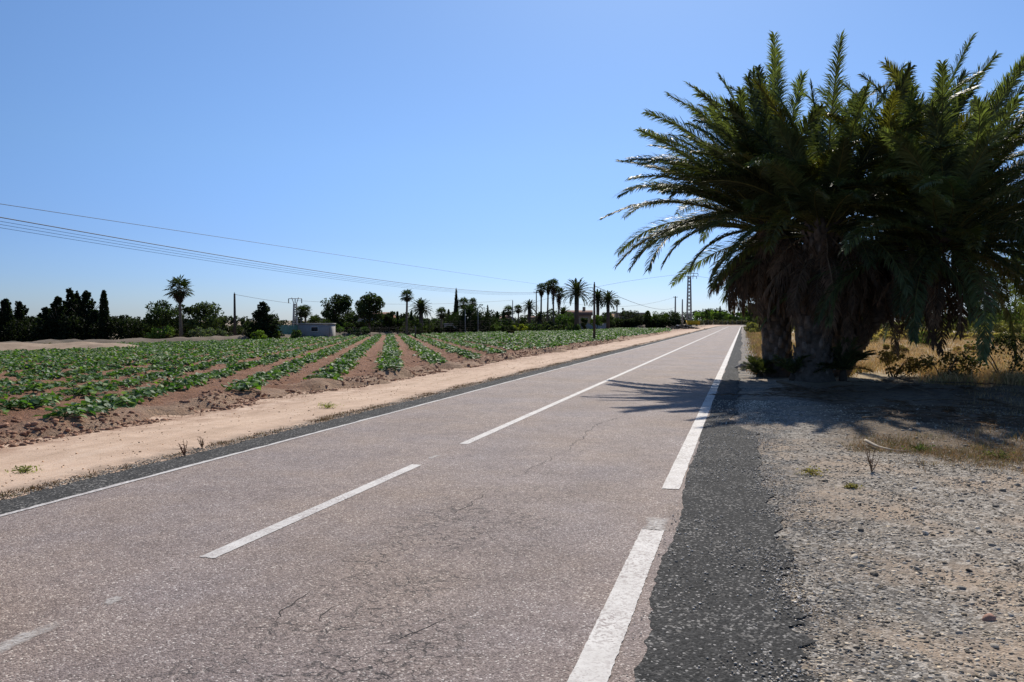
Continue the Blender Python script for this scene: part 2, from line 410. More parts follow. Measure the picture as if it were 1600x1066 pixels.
# ------------------------------------------------------------------ road sheets
def vsteps(v0, v1, s0=.04):
    a = [v0]
    while a[-1] < v1: a.append(a[-1]+max(s0, min(4, (abs(a[-1])/60)**1.4*2.0 if a[-1] > 6 else s0)))
    a[-1] = v1
    return np.array(a)
def ribbon(name, mat, ul, ur, v0, v1, z, jl=0, jr=0, kl=6, kr=6, seed=1, s0=.05, nu=2, zfun=None, ends=0):
    v = vsteps(v0, v1, s0)
    fade = np.clip(1.4-v/60, .25, 1)
    L = (ul(v) if callable(ul) else np.full_like(v, ul))+jl*(fbm(v*kl, v*0+seed, seed)-.47)*2*fade
    Rr = (ur(v) if callable(ur) else np.full_like(v, ur))+jr*(fbm(v*kr, v*0+seed+9, seed+5)-.47)*2*fade
    t = np.linspace(0, 1, nu)[:, None]
    Uu = L[None]*(1-t)+Rr[None]*t; VV = np.tile(v, (nu, 1))
    if ends:
        e = ends*(fbm(np.linspace(0, 5, nu), np.zeros(nu)+seed, seed+2)-.47)*2
        VV[:, 0] += e; VV[:, -1] += e[::-1]
    x, y = road_xy(Uu, VV); mbb = MB()
    f = np.ones_like(x)
    if mat is M_worn:
        f = np.minimum(1, np.sin(np.linspace(0, PI, nu))[:, None]*1.6)*np.minimum(1, np.sin(np.linspace(0, PI, x.shape[1]))[None]*2)
    grid_mesh(mbb, x, y, np.full_like(x, z), c=np.repeat(f.reshape(-1, 1), 3, 1))
    return tag(mbb.build(name, mat), kind='structure')
UL, UC, UR = -5.80, -3.45, -.65
ribbon('road', M_road, -6.1, -.2, -14, 420, 0.0, nu=8, s0=.3)
def dark_left(v): return -.50-.06*np.clip((v-6)/4, 0, 1)+.06*np.exp(-((v-3.9)/.6)**2)-.02*np.sin(v*1.7)
def dark_right(v): return .24-.36/(1+np.exp(-(v-12.0)*6))+.05*np.sin(v*.35+1)+.05*np.exp(-((v-6.2)/.9)**2)-.2*np.clip((v-60)/60, 0, 1)
ribbon('shoulder_asphalt', M_black, dark_left, dark_right, -14, 420, .0025, .03, .12, 9, 11, 3, .012)
ribbon('shoulder_asphalt', M_black, -6.30, UL-.02, -14, 420, .0025, .05, .018, 7, 2, 11, .04)
def vpx(px, py): 
    p = P(px, py); return uv(p.x, p.y)[1]
ribbon('road_marking', M_paint, UC-.06, UC+.06, vpx(322, 872), vpx(660, 727), .0035, .004, .004, 22, 22, 21, .02, nu=8, ends=.03)
ribbon('road_marking', M_paint, UC-.06, UC+.06, vpx(727, 694), 420, .0035, .004, .004, 22, 22, 22, .03, nu=8, ends=.03)
ribbon('road_marking', M_worn, UC-.06, UC+.05, 2.0, vpx(88, 967), .0035, .03, .03, 12, 12, 23, .02, nu=8, ends=.08)
ribbon('road_marking', M_worn, UC-.03, UC+.05, vpx(160, 945), vpx(185, 932), .0035, .05, .04, 18, 18, 24, .01, nu=6, ends=.06)
ribbon('road_marking', M_worn, UC-.05, UC+.03, vpx(676, 719), vpx(690, 712), .0035, .05, .04, 18, 18, 25, .01, nu=6, ends=.06)
ribbon('road_marking', M_paint, UR-.085, UR+.085, -10, vpx(1015, 827), .005, .004, .006, 22, 25, 26, .015, nu=10, ends=.03)
ribbon('road_marking', M_worn, UR-.08, UR+.10, vpx(1015, 829), vpx(1020, 808), .005, .04, .04, 18, 18, 27, .01, nu=8, ends=.05)
ribbon('road_marking', M_paint, UR-.085, UR+.08, vpx(1052, 765), 420, .005, .004, .008, 22, 25, 28, .015, nu=10, ends=.03)
ribbon('road_marking', M_paint, UL-.03, UL+.03, -14, 420, .005, .03, .005, 5, 9, 29, .03, nu=3)
# the long open crack in the right lane, and a few branches
def crack(pts, w0, seed):
    ps = [P(*p) for p in pts]; out = []; rr = random.Random(seed)
    for a, b in zip(ps[:-1], ps[1:]):
        n = max(3, int((b-a).length/.035))
        for i in range(n): out.append(a.lerp(b, i/n))
    out = np.array([(p.x, p.y) for p in out]); n = len(out)
    k = np.arange(n)*.035
    t = np.gradient(out, axis=0); t /= np.linalg.norm(t, axis=1)[:, None]; nn = np.stack([-t[:, 1], t[:, 0]], -1)
    out = out+nn*((fbm(k*5, k*0+seed, seed, 5)-.47)*.16)[:, None]
    w = w0*(.25+1.3*vnoise(k*7, k*0, seed+3))*np.sin(np.linspace(.1, PI-.1, n))**.5
    A = out+nn*w[:, None]; B = out-nn*w[:, None]
    V = np.vstack([np.c_[A, np.full(n, .002)], np.c_[B, np.full(n, .002)]])
    i = np.arange(n-1); return V, np.stack([i, i+1, n+i+1, n+i], -1)
mb = MB()
for j, (pts, w0) in enumerate([([(985, 645), (925, 668), (908, 688), (880, 706)], .0045), ([(880, 706), (840, 728), (800, 748)], .0025),
        ([(770, 762), (735, 790), (690, 812)], .003), ([(690, 812), (640, 826), (600, 840)], .002), ([(700, 962), (640, 985), (600, 1012)], .003),
        ([(480, 925), (455, 950), (430, 985)], .003), ([(560, 935), (520, 950), (490, 975)], .003)]):
    V, Q = crack(pts, w0, j+3); mb.add(V, Q)
tag(mb.build('road_crack', simple('crack_dark', (.015, .013, .012), (.035, .03, .028), 30)), kind='structure')

# ------------------------------------------------------------------ pebbles, clods
ico = None
def icosphere(sub=1):
    import bmesh
    b = bmesh.new(); bmesh.ops.create_icosphere(b, subdivisions=sub, radius=1)
    V = np.array([v.co[:] for v in b.verts]); T = np.array([[v.index for v in f.verts] for f in b.faces]); b.free(); return V, T
IV, IT = icosphere(1); IV2, IT2 = icosphere(2)
def rocks(mb, x, y, z, size, cols, flat=.6, hi=False, seed=0):
    r = np.random.default_rng(seed); Vb, Tb = (IV2, IT2) if hi else (IV, IT)
    n = len(x); m = len(Vb)
    jit = 1+r.uniform(-.28, .28, (n, m, 1))*(1 if not hi else .55)
    sc3 = np.stack([r.uniform(.7, 1.35, n), r.uniform(.55, 1, n), r.uniform(.6, 1, n)*flat], -1)*size[:, None]
    V = Vb[None]*jit*sc3[:, None]
    if hi:
        nrm = r.normal(size=(n, 5, 3)); nrm /= np.linalg.norm(nrm, axis=2)[..., None]   # chop facets
        for k in range(5):
            d = (V/size[:, None, None]*nrm[:, k][:, None]).sum(2); ex = np.maximum(d-.5, 0)
            V = V-ex[..., None]*nrm[:, k][:, None]*size[:, None, None]
    a = r.uniform(0, 2*PI, n); ca, sa = np.cos(a)[:, None], np.sin(a)[:, None]
    tx = r.uniform(-.35, .35, n)[:, None]
    Vx = V[..., 0]*ca-V[..., 1]*sa; Vy = V[..., 0]*sa+V[..., 1]*ca; Vz = V[..., 2]+V[..., 0]*tx
    W = np.stack([Vx+x[:, None], Vy+y[:, None], Vz+z[:, None]], -1)
    T = Tb[None]+(np.arange(n)*m)[:, None, None]
    mb.add(W.reshape(-1, 3), None, T.reshape(-1, 3), np.repeat(cols, m, 0))
def stone_cols(n, r, warm=.8):
    g = .14+.52*r.uniform(0, 1, n)**1.2; t = r.uniform(.2, 1, n)*warm
    return np.stack([g*(1.06+.10*t), g*(.97-.05*t), g*(.84-.22*t)], -1)
r_ = np.random.default_rng(5)
mb = MB()
# gravel of the right verge, dense close to the camera
N = 120000
v = 2.2+14*r_.uniform(0, 1, N)**1.7; u = .16+ (v*.75+.6)*r_.uniform(0, 1, N)**.9
pz = fbm(u*1.3, v*1.3, 31); keep = (pz > .36+.25*r_.uniform(-1, 1, N)) | (r_.uniform(0, 1, N) < .25)
keep &= (v < 11) | (r_.uniform(0, 1, N) < .4)
u, v = u[keep], v[keep]; x, y = xy(u, v)
s = .0035+.012*r_.uniform(0, 1, len(u))**4+.0006*v
rocks(mb, x, y, gz(x, y)+s*.05, s, stone_cols(len(u), r_, 1), .5, False, 1)
tag(mb.build('gravel', M_stone), kind='stuff')
# loose chippings on the dark shoulder
mb = MB(); N = 12000
v = 2.2+14*r_.uniform(0, 1, N)**1.6; u = np.where(r_.uniform(0, 1, N) < .3, -.55+.8*r_.uniform(0, 1, N), .26+.13*r_.normal(size=N))
keep = vnoise(u*3.5, v*2.2, 77) > .3+.3*r_.uniform(0, 1, N)
u, v = u[keep], v[keep]; x, y = xy(u, v); s = .003+.006*r_.uniform(0, 1, len(u))**3+.0003*v
rocks(mb, x, y, .006+s*.3, s, stone_cols(len(u), r_, .4)*1.5, .6, False, 2)
tag(mb.build('loose_chippings', M_stone), kind='stuff')
# bigger stones
mb = MB(); N = 2600
v = 2.6+11*r_.uniform(0, 1, N)**1.3; u = .7+v*.75*r_.uniform(0, 1, N)**.7
x, y = xy(u, v); s = .009+.032*r_.uniform(0, 1, N)**4
rocks(mb, x, y, gz(x, y)+s*.12, s, stone_cols(N, r_, .8)*.95, .55, True, 3)
tag(mb.build('verge_stones', M_stone), kind='stuff')
for px_, py_, sz, c_, lb in ((1545, 963, .042, (.42, .24, .17), 'reddish brick fragment lying on the gravel near the bottom right corner'), (1515, 889, .026, (.05, .048, .045), 'small black stone alone on the pale gravel'), (1445, 836, .03, (.62, .57, .5), 'flat whitish stone on the gravel, middle of the right verge')):
    p_ = P(px_, py_); mb = MB(); rocks(mb, np.zeros(1), np.zeros(1), np.array([sz*.25]), np.array([sz]), np.array([c_]), .6, True, int(px_))
    tag(mb.build('stone', M_stone, loc=(p_.x, p_.y, float(gz(p_.x, p_.y)))), lb, 'stone')
# loose grit along the left lip of the road and on the sand
mb = MB(); N = 14000
v = 4+46*r_.uniform(0, 1, N)**1.6; u = -6.42+.07*r_.normal(size=N); 
k = r_.uniform(0, 1, N) < .3; u[k] = -6.3-3.5*r_.uniform(0, 1, k.sum())
x, y = xy(u, v); s = np.where(k, .003+.012*r_.uniform(0, 1, N)**5, .005+.009*r_.uniform(0, 1, N)**2.5)+.0002*v
c = stone_cols(N, r_, .9); c[k] *= (1.5, 1.15, .9)
rocks(mb, x, y, np.maximum(gz(x, y), np.where(u > -6.32, .003, -9))+s*.2, s, c, .6, False, 4)
tag(mb.build('verge_grit', M_stone), kind='stuff')

# ------------------------------------------------------------------ field
BE = math.atan(190/F); CB, SB = math.cos(BE), math.sin(BE)      # row direction leans left of the view axis
def ab(x, y): return -x*SB+y*CB, x*CB+y*SB
def xab(a, b): return -a*SB+b*CB, a*CB+b*SB
edge_px = [(-900, 590), (-500, 568), (-200, 556), (0, 547), (100, 543), (200, 540), (300, 537), (450, 530.5), (600, 525), (700, 521.5), (800, 518.5), (900, 515.5), (1000, 513.5), (1046, 514)]
EP = [P(*q) for q in edge_px]
e_az = np.array([math.atan2(p.x, p.y) for p in EP]); e_d = np.array([math.hypot(p.x, p.y) for p in EP])
def far_d(x, y): return np.interp(np.arctan2(x, y), e_az, e_d)
def inside(x, y, m=0):
    """signed: >0 inside the field (metres, roughly)"""
    u, v = uv(x, y)
    e1 = -u-9.15-.35*(fbm(v*.25, v*0, 41)-.47)*4-.75*(fbm(v*1.1, v*0, 43)-.47)*2
    e2 = far_d(x, y)-np.hypot(x, y)
    e3 = np.where(np.arctan2(x, y) < e_az[-1], 5, -5)
    return np.minimum(np.minimum(e1, e2), e3)
RS = 1.6
a_ = np.concatenate([np.arange(9, 50, .16), np.arange(50, 190, .6)]); b_ = np.arange(-62, 48, .16)
A, B = np.meshgrid(a_, b_, indexing='ij'); X, Y = xab(A, B)
ins = inside(X, Y)
ph = B/RS; ridge = .5+.5*np.cos(2*PI*ph)
cl = fbm(X*2.4, Y*2.4, 51)-.47; cl2 = np.abs(fbm(X*6, Y*6, 55)-.47)
hgt = .03+.09*ridge+.15*cl+.2*cl2
eb = np.exp(-((ins-.25)/.4)**2)*(.04+.28*np.maximum(fbm(X*1.3, Y*1.3, 61)-.38, 0))
Zs = zt(X, Y)+np.where(ins > 0, hgt*np.clip(ins/.5, 0, 1)+eb+.0, -.25*np.clip(-ins, 0, 1))
mb = MB(); grid_mesh(mb, X, Y, Zs, keep=ins > -.6)
tag(mb.build('field', M_soil), kind='structure')
# clods on the field edge and in the furrows
N = 34000
v = 6+60*r_.uniform(0, 1, N)**1.3; d = np.abs(r_.normal(size=N))*.8*np.where(r_.uniform(0, 1, N) < .35, 6, 1)
u = -9.1-d+.3; x, y = xy(u, v); k = (vnoise(u*1.5, v*.9, 71) > .35) & (inside(x, y) > -.5); x, y = x[k], y[k]
s = .006+.055*r_.uniform(0, 1, len(x))**6
g = r_.uniform(.7, 1.35, len(x))[:, None]; c = np.array([.34, .185, .115])*g
def fz(x, y):
    a, b = ab(x, y); i = inside(x, y)
    h = .03+.09*(.5+.5*np.cos(2*PI*b/RS))+.15*(fbm(x*2.4, y*2.4, 51)-.47)+.2*np.abs(fbm(x*6, y*6, 55)-.47)
    e = np.exp(-((i-.25)/.4)**2)*(.04+.28*np.maximum(fbm(x*1.3, y*1.3, 61)-.38, 0))
    return np.maximum(zt(x, y)+np.where(i > 0, h*np.clip(i/.5, 0, 1)+e, -.02), gz(x, y))
mb = MB(); rocks(mb, x, y, fz(x, y)+s*.1, s, c, .65, False, 6)
tag(mb.build('soil_clods', M_stone), kind='stuff')

# ---- squash plants
def leaf_poly(r, size, n):
    """a batch of n cupped, lobed leaves at the origin: arrays (n,7,3)"""
    base = np.array([(0, 0, 0), (-.42, .12, .10), (-.55, .62, .12), (0, 1.08, -.06), (.55, .62, .12), (.42, .12, .10), (0, .5, -.03)])
    return base[None]*size[:, None, None]*(1+r.uniform(-.12, .12, (n, 7, 3)))
LT = np.array([(0, 6, 1), (1, 6, 2), (2, 6, 3), (3, 6, 4), (4, 6, 5), (5, 6, 0)])
def plant_leaves(mb, cx, cy, cz, cr, n_per, r, smin=.11, smax=.2, hmax=.3, stems=False):
    n = len(cx)*n_per
    X0 = np.repeat(cx, n_per); Y0 = np.repeat(cy, n_per); Z0 = np.repeat(cz, n_per); CR = np.repeat(cr, n_per)
    az = r.uniform(0, 2*PI, n); rad = CR*np.sqrt(r.uniform(0.02, 1, n))
    h = (hmax*(1-(rad/CR)**2*.55))*r.uniform(.45, 1.1, n)
    L = leaf_poly(r, r.uniform(smin, smax, n), n)
    faz = az+r.normal(size=n)*.9; tilt = r.normal(size=n)*.35-.25; roll = r.normal(size=n)*.35
    def rx(V, a): c, s_ = np.cos(a)[:, None], np.sin(a)[:, None]; return np.stack([V[..., 0], V[..., 1]*c-V[..., 2]*s_, V[..., 1]*s_+V[..., 2]*c], -1)
    def ry(V, a): c, s_ = np.cos(a)[:, None], np.sin(a)[:, None]; return np.stack([V[..., 0]*c+V[..., 2]*s_, V[..., 1], -V[..., 0]*s_+V[..., 2]*c], -1)
    def rzz(V, a): c, s_ = np.cos(a)[:, None], np.sin(a)[:, None]; return np.stack([V[..., 0]*c-V[..., 1]*s_, V[..., 0]*s_+V[..., 1]*c, V[..., 2]], -1)
    L = rzz(rx(ry(L, roll), tilt), faz-PI/2)
    bx, by = X0+rad*np.cos(az), Y0+rad*np.sin(az)
    L = L+np.stack([bx, by, Z0+h], -1)[:, None]
    young = r.uniform(0, 1, n)[:, None]
    c = np.where(young > .85, np.array([.15, .25, .04]), np.array([.068, .145, .042]))*r.uniform(.65, 1.35, (n, 1))
    c = np.where((r.uniform(0, 1, n) < .10)[:, None], np.array([.2, .25, .16]), c)
    T = LT[None]+(np.arange(n)*7)[:, None, None]
    mb.add(L.reshape(-1, 3), None, T.reshape(-1, 3), np.repeat(c, 7, 0))
    if stems:
        for i in range(n):
            mb.tube([(X0[i]*.7, Y0[i]*.7, 0), ((X0[i]+bx[i])/2, (Y0[i]+by[i])/2, h[i]*.6), (bx[i], by[i], Z0[i]+h[i]+.005)], .006, 3, (.1, .18, .05), False)
spots = []
for k in range(-38, 30):
    b = k*RS; a = 9.0
    while a < 190:
        x, y = xab(a, b+random.gauss(0, .08))
        i = float(inside(np.array(x), np.array(y)))
        if i > .45:
            g = float(vnoise(x*.35, y*.35, 91))
            if random.random() < .97-.25*(g < .2): spots.append((x, y))
        a += random.uniform(.42, .58)
spots = np.array(spots)
tx = spots[:, 0]/spots[:, 1]
vis = (tx > -.70) & (tx < .3)
spots = spots[vis]
dist = np.hypot(spots[:, 0], spots[:, 1]); o_ = np.argsort(dist); spots = spots[o_]; dist = dist[o_]
protos = []
zsp = fz(spots[:, 0], spots[:, 1])
for i in range(300):
    if i < 7:
        mb = MB(); rr = np.random.default_rng(100+i)
        plant_leaves(mb, np.zeros(1), np.zeros(1), np.zeros(1), np.array([.27+.045*(i % 4)]), 34+9*(i % 5), rr, .06, .125, .17, stems=True)
        o = mb.build('squash_plant', M_crop); protos.append(o)
    else:
        o = protos[i % 7].copy(); col.objects.link(o)
    o.location = (spots[i, 0], spots[i, 1], zsp[i]-.02); o.rotation_euler = (0, 0, random.uniform(0, 6.28))
    s = random.uniform(.7, 1.2); o.scale = (s, s, s*random.uniform(.85, 1.15))
    tag(o, 'low leafy green squash plant at the roadside end of the crop rows', 'plant', 'squash plants at the near side of the field')
mb = MB(); rr = np.random.default_rng(200)
rest = spots[300:]; rz = zsp[300:]; rd = dist[300:]
for lo, hi, npp, a0, a1 in [(0, 35, 40, .065, .13), (35, 60, 28, .085, .15), (60, 400, 18, .11, .19)]:
    k = (rd >= lo) & (rd < hi)
    plant_leaves(mb, rest[k, 0], rest[k, 1], rz[k]-.02, rr.uniform(.27, .44, k.sum()), npp, rr, a0, a1, .18)
tag(mb.build('crop_rows', M_crop), kind='stuff')

# bank behind the field
azs = np.linspace(e_az[0]+.02, e_az[-1]-.03, 500)
prof = [(-.5, -.2), (.3, .12), (1.2, .38), (2.6, .5), (4.2, .42), (6, .1), (7.5, -.3)]
X = []; Y = []; Zb = []
for dd, h in prof:
    d = np.interp(azs, e_az, e_d)+dd*(1+.3*(vnoise(azs*40, azs*0, 5)-.5)); x = d*np.sin(azs); y = d*np.cos(azs)
    X.append(x); Y.append(y)
    hh = h*(.75+.9*fbm(azs*60, azs*0+dd*.3, 8)*(1 if h > 0 else .2)) if h > 0 else h
    Zb.append(zt(x, y)+hh+(.0 if h < 0 else .16*(fbm(x*.8, y*.8, 12)-.47)))
mb = MB(); grid_mesh(mb, np.array(X), np.array(Y), np.array(Zb))
def bank_mat():
    t = NT('bank_earth'); v = t.obj(); n = t.noise(v, .5, 5, .6); f = t.noise(v, 9, 4, .7)
    c = t.mix(t.rng(n, .38, .62), (.10, .078, .055), (.19, .145, .105)); c = t.mix(t.rng(f, .45, .7, 0, .6), c, (.12, .1, .07))
    t.bump(f, .8, .06); return t.fin(c, .95)
M_bank = bank_mat()
tag(mb.build('field_bank', M_bank), kind='structure')
# sandy heap at the left end
c0 = P(30, 553); mb = MB()
gx, gy = np.meshgrid(np.linspace(-9, 7, 60), np.linspace(-3, 3.5, 30), indexing='ij')
hh = .62*np.exp(-(gx/5.5)**4)*np.exp(-(gy/2)**2)*(.5+1.0*fbm((gx+30)*.5, gy*.5, 7))-.05
x = c0.x+gx; y = c0.y+gy+2.2+gx*.8
grid_mesh(mb, x, y, zt(x, y)+hh)
tag(mb.build('sand_heap', simple('heap_sand', (.30, .21, .14), (.42, .31, .22), 2), smooth=True), 'long low heap of pale sand at the left end of the crop field', 'heap')

# ------------------------------------------------------------------ foliage toolkit
def rhombs(mb, C, size, r, colr, flat=0, aspect=.5):
    n = len(C); d = r.normal(size=(n, 3)); d[:, 2] *= (1-flat); d /= np.linalg.norm(d, axis=1)[:, None]
    e = r.normal(size=(n, 3)); e -= (e*d).sum(1)[:, None]*d; e /= np.linalg.norm(e, axis=1)[:, None]
    s = size*r.uniform(.6, 1.35, n)[:, None]
    V = np.stack([C-d*s*.5, C+e*s*aspect*.5, C+d*s*.5, C-e*s*aspect*.5], 1)
    Q = np.arange(n*4).reshape(n, 4)
    mb.add(V.reshape(-1, 3), Q, None, np.repeat(colr, 4, 0))
def clumps(mb, centers, rad, n_per, leaf, r, base, squash=.8, var=.35, bump_dark=True):
    n = len(centers); rad = np.broadcast_to(rad, (n,))
    d = r.normal(size=(n, n_per, 3)); d /= np.linalg.norm(d, axis=2)[..., None]
    q = r.uniform(.25, 1, (n, n_per, 1))**.5
    Pp = centers[:, None]+d*q*rad[:, None, None]*np.array([1, 1, squash])
    cc = np.array(base)*r.uniform(1-var, 1+var, (n, 1, 1))*r.uniform(.75, 1.25, (n, n_per, 1))*np.ones((1, 1, 3))
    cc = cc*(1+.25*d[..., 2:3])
    rhombs(mb, Pp.reshape(-1, 3), leaf, r, cc.reshape(-1, 3))
OL = (.06, .075, .028); DG = (.042, .062, .027); MG = (.06, .10, .03); YG = (.14, .21, .03); GY = (.10, .12, .075)
def tree(label, px, top, wpx, Yd, base=DG, name='broadleaf_tree', cat='tree', group=None, seed=0, trunkh=.3, crown_lo=.15, n=26, npp=70, leaf=.32, shape='round', squash=.85, base_py=None):
    p = at(px, Yd); H = PZ(px, top, Yd).z-p.z; W = wpx/F*Yd*(1.25 if shape == 'round' else 1.5 if shape == 'conifer' else 1.1); r = np.random.default_rng(abs(int(px*7+seed+top)))
    t = thing(name, label, cat, p, 0, group)
    mb = MB(); k = 0
    rt = max(.06, H*.022)
    lean = r.uniform(-.04, .04, 2)*H
    mb.tube([(0, 0, -.3), (lean[0]*.3, lean[1]*.3, H*.3), (lean[0], lean[1], H*.72)], [rt*1.5, rt, rt*.4], 7, (.09, .07, .055))
    hz = max(crown_lo, .1)*H
    for i in range(6):
        a = r.uniform(0, 2*PI); z0 = H*r.uniform(.25, .5)
        mb.tube([(lean[0]*.4, lean[1]*.4, z0), (math.cos(a)*W*.2, math.sin(a)*W*.2, z0+H*.15), (math.cos(a)*W*.36, math.sin(a)*W*.36, z0+H*.28)], [rt*.5, rt*.35, rt*.12], 5, (.09, .07, .055))
    mb.build('trunk', M_bark, t)
    mb = MB()
    if shape == 'round':
        zc = (1+crown_lo)/2*H; hz_ = (1-crown_lo)/2*H
        d = r.normal(size=(n, 3)); d /= np.linalg.norm(d, axis=1)[:, None]; q = r.uniform(.15, 1, (n, 1))**.45
        cr = W*.5*r.uniform(.2, .36, n)
        C = d*q*np.array([W*.5, W*.5, hz_])*.88+np.array([0, 0, zc])
        C[:, 2] = np.clip(C[:, 2], crown_lo*H, H-cr*.62)
    else:
        prof = {'cypress': lambda q: np.clip(1.02-q, 0, 1)**.45*(.72+.28*np.minimum(1, q*4)), 'spire': lambda q: np.clip(1.01-q, 0, 1)**.75,
                'conifer': lambda q: np.clip(1.02-q, 0, 1)**.85*(.72+.34*np.abs(np.sin(q*15+seed)))}[shape]
        M_ = n*npp; q = r.uniform(0, 1, M_*3); q = q[r.uniform(0, 1.1, M_*3) < prof(q)**1.3+.03][:M_]; M_ = len(q)
        th = r.uniform(0, 2*PI, M_); amp = .14 if shape != 'conifer' else .5
        Rr = W*.5*prof(q)*(1-amp+2*amp*vnoise(th*1.9, q*H*.9, int(px) & 1023))
        rho = r.uniform(.1, 1, M_)**.5*Rr
        C = np.stack([np.cos(th)*rho, np.sin(th)*rho, crown_lo*H+(1-crown_lo)*H*(q*.985)-rho*.12*(shape == 'conifer')], -1)
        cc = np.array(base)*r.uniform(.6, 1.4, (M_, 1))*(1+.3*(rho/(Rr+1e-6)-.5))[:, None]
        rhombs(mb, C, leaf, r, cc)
        if wpx > 18 or shape == 'conifer':                       # side branches breaking the outline
            nb_ = 46; qb = r.uniform(.03, .93, nb_); tb = r.uniform(0, 2*PI, nb_); rb = W*.5*prof(qb)
            for k_, f_ in ((.95, .05), (1.12, .028)):
                cb = np.stack([np.cos(tb)*rb*k_, np.sin(tb)*rb*k_, crown_lo*H+(1-crown_lo)*H*qb+(k_-1)*W*.35], -1)
                clumps(mb, cb, W*f_, 26, leaf*.85, r, base, .6)
        mb.build('crown', M_leaf, t); return t
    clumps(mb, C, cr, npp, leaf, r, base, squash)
    mb.build('crown', M_leaf, t)
    return t
def leafmass(name, label, cat, pts, hgt, wid, base, seed, per=60, leaf=.3, group=None, kind=None, mat=None, rough=.35):
    """hedge / shrub band along a ground polyline (world x,y)"""
    r = np.random.default_rng(seed); mb = MB()
    for (x0, y0), (x1, y1) in zip(pts[:-1], pts[1:]):
        L = math.hypot(x1-x0, y1-y0); n = max(2, int(L/(hgt*.45)))
        for lay in (.2, .45, .7):
            t = r.uniform(0, 1, n); jx = r.uniform(-wid/2, wid/2, n)
            x = x0+(x1-x0)*t; y = y0+(y1-y0)*t+jx
            hh = hgt*(1+rough*(2*vnoise(x*.5, y*0, seed)-1))
            C = np.stack([x, y, zt(x, y)+hh*lay], -1)
            clumps(mb, C, hgt*.36, int(per*1.6), leaf, r, base, .8)
    o = mb.build(name, mat or M_leaf); return tag(o, label, cat, group, kind)
def bush(label, px, top, wpx, Yd, base, seed=0, name='bush', group=None, leaf=.22, n=12, npp=70):
    p = at(px, Yd); H = PZ(px, top, Yd).z-p.z; W = wpx/F*Yd; r = np.random.default_rng(seed+int(px))
    t = thing(name, label, "bush", p, 0, group)
    mb = MB()
    for i in range(5):
        a = r.uniform(0, 6.28); mb.tube([(0, 0, -.1), (math.cos(a)*W*.15, math.sin(a)*W*.15, H*.4), (math.cos(a)*W*.3, math.sin(a)*W*.3, H*.75)], np.array([.05, .035, .015])*(.35 if leaf < .15 else 1), 5, (.1, .08, .06))
    mb.build('stems', M_bark, t)
    mb = MB(); d = r.normal(size=(n, 3)); d /= np.linalg.norm(d, axis=1)[:, None]
    C = d*np.array([W*.38, W*.38, H*.34])+np.array([0, 0, H*.5]); C[:, 2] = np.clip(C[:, 2], H*.15, H*.8)
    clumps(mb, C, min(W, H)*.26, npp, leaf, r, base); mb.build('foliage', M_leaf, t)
    return t

# ------------------------------------------------------------------ palm fronds
def frond(mb, o, az, el, L, droop, nl, ll, wl, r, colr, rcol, V=.5, curl=0, twist=0, s0=.14, rad=.022, hang=.25, ragged=0):
    m = 18; s = np.linspace(0, 1, m)
    e = el-droop*s**1.6; A = az+curl*s**1.5
    T = np.stack([np.sin(A)*np.cos(e), np.cos(A)*np.cos(e), np.sin(e)], -1)
    pts = np.array(o)+np.vstack([np.zeros(3), np.cumsum((T[1:]+T[:-1])/2*L/(m-1), 0)])
    side = np.stack([np.cos(A), -np.sin(A), np.zeros(m)], -1); up = np.cross(side, T)
    tw = twist*s[:, None]; side, up = side*np.cos(tw)+up*np.sin(tw), up*np.cos(tw)-side*np.sin(tw)
    mb.tube(pts, np.linspace(rad, rad*.15, m), 4, rcol, False)
    si = np.linspace(s0, 1, nl); idx = si*(m-1)
    def I(a): return np.stack([np.interp(idx, np.arange(m), a[:, k]) for k in range(3)], -1)
    Pb, Tb, Sb, Ub = I(pts), I(T), I(side), I(up)
    for sg in (-1, 1):
        q = (si-s0)/(1-s0)
        prof = np.clip(.35+2.6*q, 0, 1)*np.clip(1.02-q**3*.62, .2, 1)
        ln = ll*prof*r.uniform(.82, 1.15, nl)
        if ragged: ln = ln*(r.uniform(0, 1, nl) > ragged)+.02
        phi = (R(58)-R(30)*q)+r.normal(size=nl)*.08; vv = V+r.normal(size=nl)*.15
        D = Tb*np.cos(phi)[:, None]+(Sb*sg*np.cos(vv)[:, None]+Ub*np.sin(vv)[:, None])*np.sin(phi)[:, None]
        D /= np.linalg.norm(D, axis=1)[:, None]
        D2 = D+np.array([0, 0, -1.])*hang*r.uniform(.4, 1.6, nl)[:, None]; D2 /= np.linalg.norm(D2, axis=1)[:, None]
        W = np.cross(D, Ub*np.cos(.5)+Sb*sg*np.sin(.5)); W += r.normal(size=(nl, 3))*.25; W /= np.linalg.norm(W, axis=1)[:, None]
        w = wl*r.uniform(.8, 1.2, nl)[:, None]; ln = ln[:, None]
        b = Pb; mid = b+D*ln*.5; tip = mid+D2*ln*.5
        Vt = np.stack([b-W*w*.3, b+W*w*.3, mid+W*w*.5, mid-W*w*.5, tip], 1)
        k = (np.arange(nl)*5)[:, None]
        c = np.array(colr)*r.uniform(.7, 1.35, (nl, 1))
        mb.add(Vt.reshape(-1, 3), np.array([[0, 1, 2, 3]])+k, np.array([[3, 2, 4]])+k, np.repeat(c, 5, 0))

